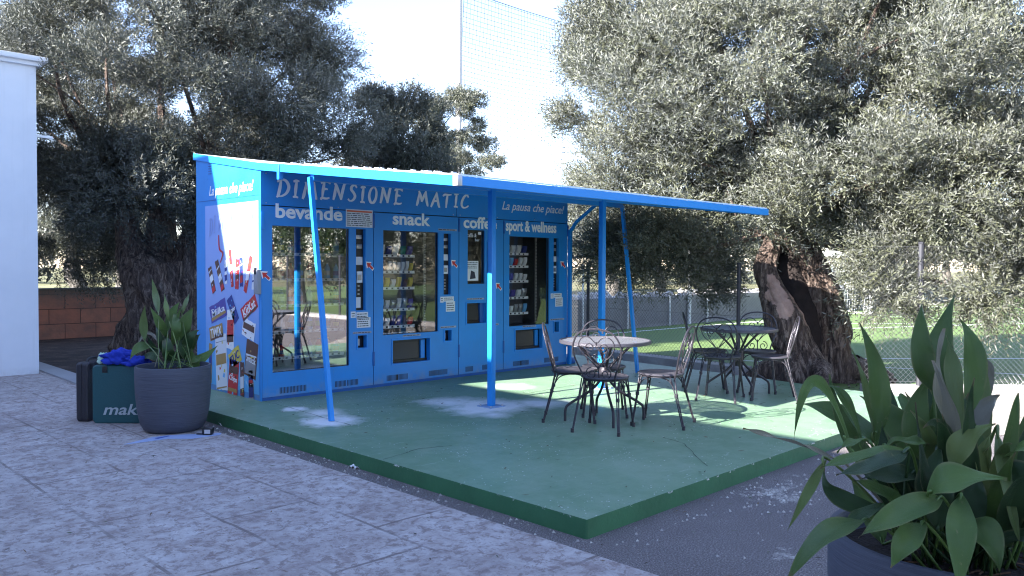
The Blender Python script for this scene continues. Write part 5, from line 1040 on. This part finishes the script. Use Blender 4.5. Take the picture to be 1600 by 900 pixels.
def make_crown(rs, blobs, nclump, ntwig, K, L, leaf, wid, csize, upbias=0.45, inner=0.25):
    """blobs: (centre, radii) ellipsoids. Clumps sit in their outer shells; twigs spray from each clump."""
    vol = np.array([b[1][0]*b[1][1]+b[1][0]*b[1][2] for b in blobs], float); vol /= vol.sum(); CC = []; NN = []
    for (c, r), v in zip(blobs, vol):
        n = max(7, int(nclump*v)); u = norm(rs.normal(size=(n,3))); rad = np.where(rs.rand(n) < inner, rs.uniform(0.25,0.75,n), rs.uniform(0.8,1.0,n))[:,None]
        CC.append(np.array(c)+u*rad*np.array(r)); NN.append(u)
    CC = np.concatenate(CC); NN = np.concatenate(NN)
    # drop clumps buried deep inside another blob
    keep = np.ones(len(CC), bool)
    for c, r in blobs:
        q_ = (((CC-np.array(c))/np.array(r))**2).sum(1); keep &= ~((q_ < 0.35) & (rs.rand(len(CC)) < 0.7))
    CC, NN = CC[keep], NN[keep]; nt = ntwig//len(CC)
    idx = np.repeat(np.arange(len(CC)), nt); sz = csize*rs.uniform(0.55,1.25,size=len(CC)); q_ = norm(rs.normal(size=(len(idx),3)))
    rr = rs.uniform(0.3,1.0,size=(len(idx),1))**0.6; off = q_*rr*sz[idx][:,None]*np.array([1,1,0.75]); P = CC[idx]+off
    tilt = norm(rs.normal(size=(len(CC),3))*0.5+np.array([0,0,upbias])+NN*0.7)
    Dr = q_*0.6+tilt[idx]*1.0+rs.normal(size=P.shape)*0.3; Dr[:,2] += upbias*0.4
    return CC, leaves(rs, P, Dr, K, L, leaf, wid)
def limb_mb(mb, pts, rads, m, n=12, seed=0, amp=0.16, patches=(), pm=None):
    """gnarled limb: a swept tube with fluted, noisy section"""
    from mathutils import noise as mn
    P = smooth_pts([tuple(p) for p in pts], 8 if n < 40 else 16); k = len(P); rr = np.interp(np.linspace(0,1,k), np.linspace(0,1,len(rads)), rads); vs = []; up = Vector((1,0,0))
    for i, p in enumerate(P):
        t = (P[min(i+1,k-1)]-P[max(i-1,0)]).normalized(); x = (up-t*up.dot(t)).normalized(); y = t.cross(x); up = x
        for j in range(n):
            a = 2*math.pi*j/n; d = x*math.cos(a)+y*math.sin(a); s = i/k
            fl = math.sin(a*3+s*3+seed)*0.10+math.sin(a*7-s*4+seed*2)*0.06+math.sin(a*13+s*6+seed)*0.035; nz = mn.fractal((p+d*rr[i])*1.7+Vector((seed*3.1,0,0)), 1.0, 2.0, 5)
            if n >= 40: fl += 0.22*(abs(math.sin(a*5+s*5+seed+1.2*mn.noise(p*1.5)))-0.55)+0.05*math.sin(a*23+s*9+3*mn.noise((p+d*rr[i])*3)); nz *= 1.3
            vs.append(p+d*rr[i]*(1+amp*(fl*2+nz*0.9)))
    fs = [(i*n+j, i*n+(j+1)%n, (i+1)*n+(j+1)%n, (i+1)*n+j) for i in range(k-1) for j in range(n)]; fs.append([(k-1)*n+j for j in range(n)])
    inn = [f for f in fs if any((vs[f[0]]-c).length < r_*(1+0.35*mn.fractal(vs[f[0]]*7, 1.0, 2.0, 3)) for c, r_ in patches)] if patches else []
    st = set(map(tuple, inn)); mb.add(vs, [f for f in fs if tuple(f) not in st], m, True)
    if inn:
        b = len(mb.v)-len(vs); kk = mb.mi(pm)
        for f in inn: mb.f.append([b+i for i in f]); mb.m.append(kk); mb.smooth.append(True)
def tree(name, base, label, group, blobs, nclump, ntwig, K, L, leaf, wid, csize, seed, trunk, branches, leafm=OLIVE, barkm=BARK, upbias=0.45, corem=None, inner=0.34, nseg=14, patches=(), pm=None):
    t = thing(name, base, label, 'tree' if name != 'olive_tree' else 'olive tree', group); rs = np.random.RandomState(seed)
    q = MB(); 
    for k, (pts, rads) in enumerate(trunk): limb_mb(q, pts, rads, barkm, max(nseg, 16), seed+k, 0.26 if nseg > 39 else 0.2, patches, pm)
    tr_ = q.build('trunk', t, origin=base, autosmooth=False)
    CC, V = make_crown(rs, blobs, nclump, ntwig, K, L, leaf, wid, csize, upbias, inner)
    q = MB(); starts = [Vector(p[0][-1]) for p in trunk if Vector(p[0][-1]).z > 2.0] or [Vector(trunk[0][0][-1])]
    for k in range(branches):
        c = Vector(CC[rs.randint(len(CC))]); s = min(starts, key=lambda p: (p-c).length); mid = s.lerp(c, 0.5)+Vector(tuple(rs.normal(size=3)*0.18))+Vector((0,0,0.15*(c-s).length*rs.rand()))
        r0 = 0.03+0.035*rs.rand()*(c-s).length**0.5; q.tube(smooth_pts([tuple(s), tuple(mid), tuple(c)], 4), list(np.linspace(r0, 0.008, 9)), barkm, 5, cap=False)
    if branches: q.build('branches', t, origin=base)
    F4 = np.arange(len(V)).reshape(-1,4); np_mesh('crown', V, F4, leafm, t, base)
    return t
Vt = lambda p: (p.x, p.y, p.z)
# --- right: leaning old olive
def bl(u, v, d, ru, rv=None, rd=None):
    c = at(u, v, d); k = d/FPX; return (Vt(c), (ru*k, (rd or ru)*k, (rv or ru)*k))
def W3(pts): return [Vt(at(*p)) for p in pts]
base4 = at(1270, 600, 10.9); base4.z = 0
T4 = [ (W3([(1252,606,10.72),(1248,556,10.72),(1231,520,10.74),(1216,482,10.78),(1204,450,10.85),(1198,415,10.95),(1212,370,11.2)]), [0.33,0.26,0.24,0.19,0.155,0.14,0.11]),
       (W3([(1306,610,11.0),(1294,560,11.0),(1294,520,11.0),(1288,480,11.05),(1272,440,11.1),(1254,400,11.2),(1228,360,11.3)]), [0.34,0.24,0.27,0.25,0.25,0.25,0.2]),
       (W3([(1312,606,10.85),(1310,560,10.85),(1308,530,10.88),(1300,505,10.95)]), [0.22,0.16,0.14,0.05]), (W3([(1236,606,10.5),(1240,570,10.52),(1246,535,10.6)]), [0.20,0.13,0.04]), (W3([(1205,470,10.9),(1199,458,10.85),(1196,448,10.9)]), [0.08,0.12,0.05]) ]
B4 = [bl(1180,120,11.3,210,170,200), bl(1010,150,11.5,130,125,140), bl(975,255,11.6,75,75,80), bl(1090,280,11.6,150,95,130), bl(1050,380,11.8,120,50,90), bl(1160,325,10.8,75,50,90), bl(1020,60,11.8,120,90,120),
      bl(1330,250,10.4,110,130,120), bl(1450,180,10.3,190,170,160), bl(1560,100,10.6,170,170,150), bl(1470,310,9.9,90,75,80), bl(1560,320,9.9,75,85,70), bl(1400,425,10.0,42,66,32), bl(1412,380,10.0,60,50,50), bl(1555,430,9.7,42,55,35), bl(1590,370,9.7,40,50,40), bl(985,400,11.8,55,45,50), bl(1080,425,11.6,45,35,40),
      bl(1310,170,11.4,110,130,120), bl(1290,280,11.2,90,70,90), bl(1240,-40,11.3,200,110,190), bl(1430,-40,10.6,120,80,120), bl(1640,250,10.0,110,160,100)]
tree('olive_tree', (base4.x,base4.y,0), 'huge old olive tree with a thick leaning split trunk beside the café tables', None, B4, 760, 58000, 16, 0.32, 0.066, 0.0150, 0.37, 11, T4, 34, OLIVE, BARK, 0.5, nseg=84, patches=[(at(1206,440,10.66), 0.13), (at(1211,462,10.6), 0.16), (at(1226,482,10.55), 0.13), (at(1240,466,10.75), 0.10), (at(1249,482,10.75), 0.11), (at(1261,498,10.72), 0.10)], pm=HOLLOW)
q_root = None
root4 = [o for o in bpy.data.objects if o.name == 'olive_tree'][0]
q = MB()
for pts, rads in (([(1220,596,10.7),(1185,590,10.75),(1158,588,10.9)],[0.22,0.1,0.03]),([(1322,600,10.85),(1358,603,10.75),(1400,608,10.7)],[0.20,0.10,0.03]),([(1280,598,10.5),(1285,604,10.2),(1290,610,10.0)],[0.2,0.1,0.02]),([(1335,598,11.1),(1368,594,11.2),(1395,592,11.3)],[0.15,0.08,0.02])):
    P = [at(*p) for p in pts]; 
    for i, p in enumerate(P): p.z = 0.16*(1-i/2)+0.01
    limb_mb(q, P, rads, BARK, 20, len(q.v)%7, 0.25)
q.build('roots', root4, origin=root4.location, autosmooth=False)
q = MB(); limb_mb(q, W3([(1266,550,10.98),(1256,500,11.02),(1238,450,11.1),(1226,400,11.25)]), [0.22,0.22,0.19,0.15], SPLIT_SHADE, 24, 5, 0.3); q.build('split_shade_core', root4, origin=root4.location, autosmooth=False)  # added core limb behind the split, shade painted in as its colour
# --- left olive
base1 = at(258, 560, 13.3); base1.z = 0
T1 = [ (W3([(262,572,13.3),(262,520,13.3),(262,460,13.3),(256,415,13.3)]), [0.74,0.60,0.55,0.5]), (W3([(232,440,13.2),(214,405,13.2),(200,360,13.3),(190,300,13.4)]), [0.38,0.28,0.2,0.12]), (W3([(285,440,13.3),(300,400,13.3),(318,340,13.4),(330,270,13.4)]), [0.36,0.27,0.2,0.12]), (W3([(255,430,13.4),(250,380,13.5),(260,300,13.6)]), [0.35,0.24,0.14]) ]
B1 = [bl(270,120,13.2,230,170,220), bl(130,180,16.0,115,140,110), bl(60,60,17.5,110,110,100), bl(400,110,13.4,130,150,150), bl(470,210,13.8,95,90,110), bl(230,300,12.6,120,75,110), bl(110,310,15.0,85,70,80), bl(360,290,13.4,110,60,110), bl(300,210,13.8,150,110,120), bl(180,250,13.8,110,90,100), bl(270,-50,13.4,230,120,200), bl(440,30,13.6,80,90,90), bl(130,385,14.6,70,40,60)]
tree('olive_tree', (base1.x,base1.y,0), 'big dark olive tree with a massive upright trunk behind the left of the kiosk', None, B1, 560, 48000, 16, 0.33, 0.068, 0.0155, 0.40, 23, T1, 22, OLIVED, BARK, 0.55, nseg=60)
# --- two smaller olives over the kiosk roof
b = at(620, 500, 17.5); b.z = 0
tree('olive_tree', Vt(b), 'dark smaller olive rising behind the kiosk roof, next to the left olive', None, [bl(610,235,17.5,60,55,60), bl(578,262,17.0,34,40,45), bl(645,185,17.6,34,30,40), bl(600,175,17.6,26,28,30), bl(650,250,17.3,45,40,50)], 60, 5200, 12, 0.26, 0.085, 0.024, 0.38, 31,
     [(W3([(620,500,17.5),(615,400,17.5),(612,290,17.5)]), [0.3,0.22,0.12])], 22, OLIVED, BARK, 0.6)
b = at(700, 480, 25.0); b.z = 0
tree('olive_tree', Vt(b), 'pale open olive above the kiosk roof at the foot of the tall pole', None, [bl(700,190,25.0,55,38,50), bl(740,245,25.0,38,32,40), bl(695,240,24.8,40,36,45), bl(725,165,25.2,30,20,30), bl(670,215,25.1,26,30,30)], 56, 4300, 12, 0.26, 0.085, 0.024, 0.34, 37,
     [(W3([(702,500,25.0),(704,380,25.0),(708,260,24.9),(700,215,25.0)]), [0.26,0.2,0.13,0.08]), (W3([(704,300,24.9),(690,240,24.9),(684,200,25.0)]), [0.12,0.09,0.05])], 20, OLIVE, BARK2, 0.6)
# --- grove beyond the walls
GR = [ (118,452,30,95,0,'olive with a pale forked trunk in the meadow left of the left olive trunk'), (190,438,48,70,1,'distant olive seen between the left olive and the first meadow olive'), (20,440,40,110,2,'meadow olive partly hidden by the white building'),
 (300,445,38,80,0,'meadow olive just left of the kiosk side wall'), (420,440,42,90,1,'meadow olive hidden behind the left half of the kiosk'), (955,440,36,95,0,'olive beyond the grey wall, framed by the canopy struts'), (1030,440,52,90,1,'farther olive beyond the wall, right of the slanting strut'),
 (1120,448,33,85,2,'olive beyond the wall with a thin bluish trunk, left of the leaning trunk'), (880,440,50,80,1,'distant olive at the right end of the kiosk'), (1215,440,60,90,0,'distant olive hidden behind the leaning trunk'), (1300,440,55,80,2,'far olive above the football goal'),
 (1400,445,50,100,1,'far olive right of the football goal'), (1480,442,60,95,0,'far olive behind the right fence post'), (1570,445,52,110,2,'far olive at the right edge beyond the pitch'), (1680,445,50,120,1,'far olive outside the right edge, beyond the pitch'), (760,440,45,80,0,'meadow olive behind the middle of the kiosk')]
for i, (u, v, d, w, kd, lab) in enumerate(GR):
    b = at(u, v, d); b.z = -0.06; k = d/FPX; top = b+Vector((0,0,1.7)); ru = w*k
    lift = ru*0.75+1.35
    bl_ = [((b.x,b.y,lift),(ru*0.9,ru*0.9,ru*0.62)), ((b.x+ru*.5*Rv[0],b.y+ru*.5*Rv[1],lift*0.92),(ru*.55,ru*.6,ru*.5)), ((b.x-ru*.5*Rv[0],b.y-ru*.5*Rv[1],lift*0.95),(ru*.55,ru*.6,ru*.45)), ((b.x,b.y,lift*1.3),(ru*.6,ru*.6,ru*.4))]
    ln = 0.12*d/34
    tree('olive_tree', Vt(b), lab, 'olives of the grove beyond the walls', bl_, 46, 2600, 7, 0.4, ln*1.5, ln*0.42, ru*0.3, 50+i,
         [([Vt(b), Vt(b+Vector((0.12*RT.x,0.12*RT.y,0.7))), Vt(b+Vector((-0.1*RT.x,-0.1*RT.y,1.3))), Vt(b+Vector((0,0,lift)))], [0.42,0.3,0.28,0.12])], 8, OLIVE if kd else OLIVED, BARK2, 0.5)
for i, (x, y, r_, lab) in enumerate(((12.6,-21.0,3.6,'tree on the pitch side, leaves coloured dark as in shade, mirrored in the drinks window'),(17.6,-20.5,3.8,'tree on the pitch side, leaves coloured dark as in shade, mirrored in the snack window'),(23.5,-20.0,3.8,'tree on the pitch side, leaves coloured dark as in shade, mirrored in the sport window'),(8.5,-33.0,3.4,'farther tree, leaves coloured dark as in shade, mirrored at the left of the drinks window'))):
    b = Vector((x,y,-0.06)); tree('mirrored_tree', (x,y,-0.06), lab, 'shade-coloured trees mirrored in the kiosk windows', [((x,y,4.8),(r_,r_,3.2)),((x,y,2.2),(r_*.7,r_*.7,1.2)),((x+1,y+1,2.8),(2,2,1.4)),((x-1.2,y,2.9),(2,2,1.4))], 90, 6000, 7, 0.4, 0.17, 0.05, 0.9, 80+i, [([tuple(b),(x,y,1),(x,y,3.2)],[0.4,0.3,0.15])], 6, SHADELEAF, BARK2, 0.5)
# far tree line that reads as one mass
rs = np.random.RandomState(77); blobs = []
for k in range(70):
    a = math.radians(-62+190*k/70); d = 85+rs.uniform(-10,14); blobs.append(((CAM[0]+d*math.cos(a), CAM[1]+d*math.sin(a), 2.0+rs.uniform(0,1.2)), (5.2,5.2,2.6+rs.uniform(0,1.4))))
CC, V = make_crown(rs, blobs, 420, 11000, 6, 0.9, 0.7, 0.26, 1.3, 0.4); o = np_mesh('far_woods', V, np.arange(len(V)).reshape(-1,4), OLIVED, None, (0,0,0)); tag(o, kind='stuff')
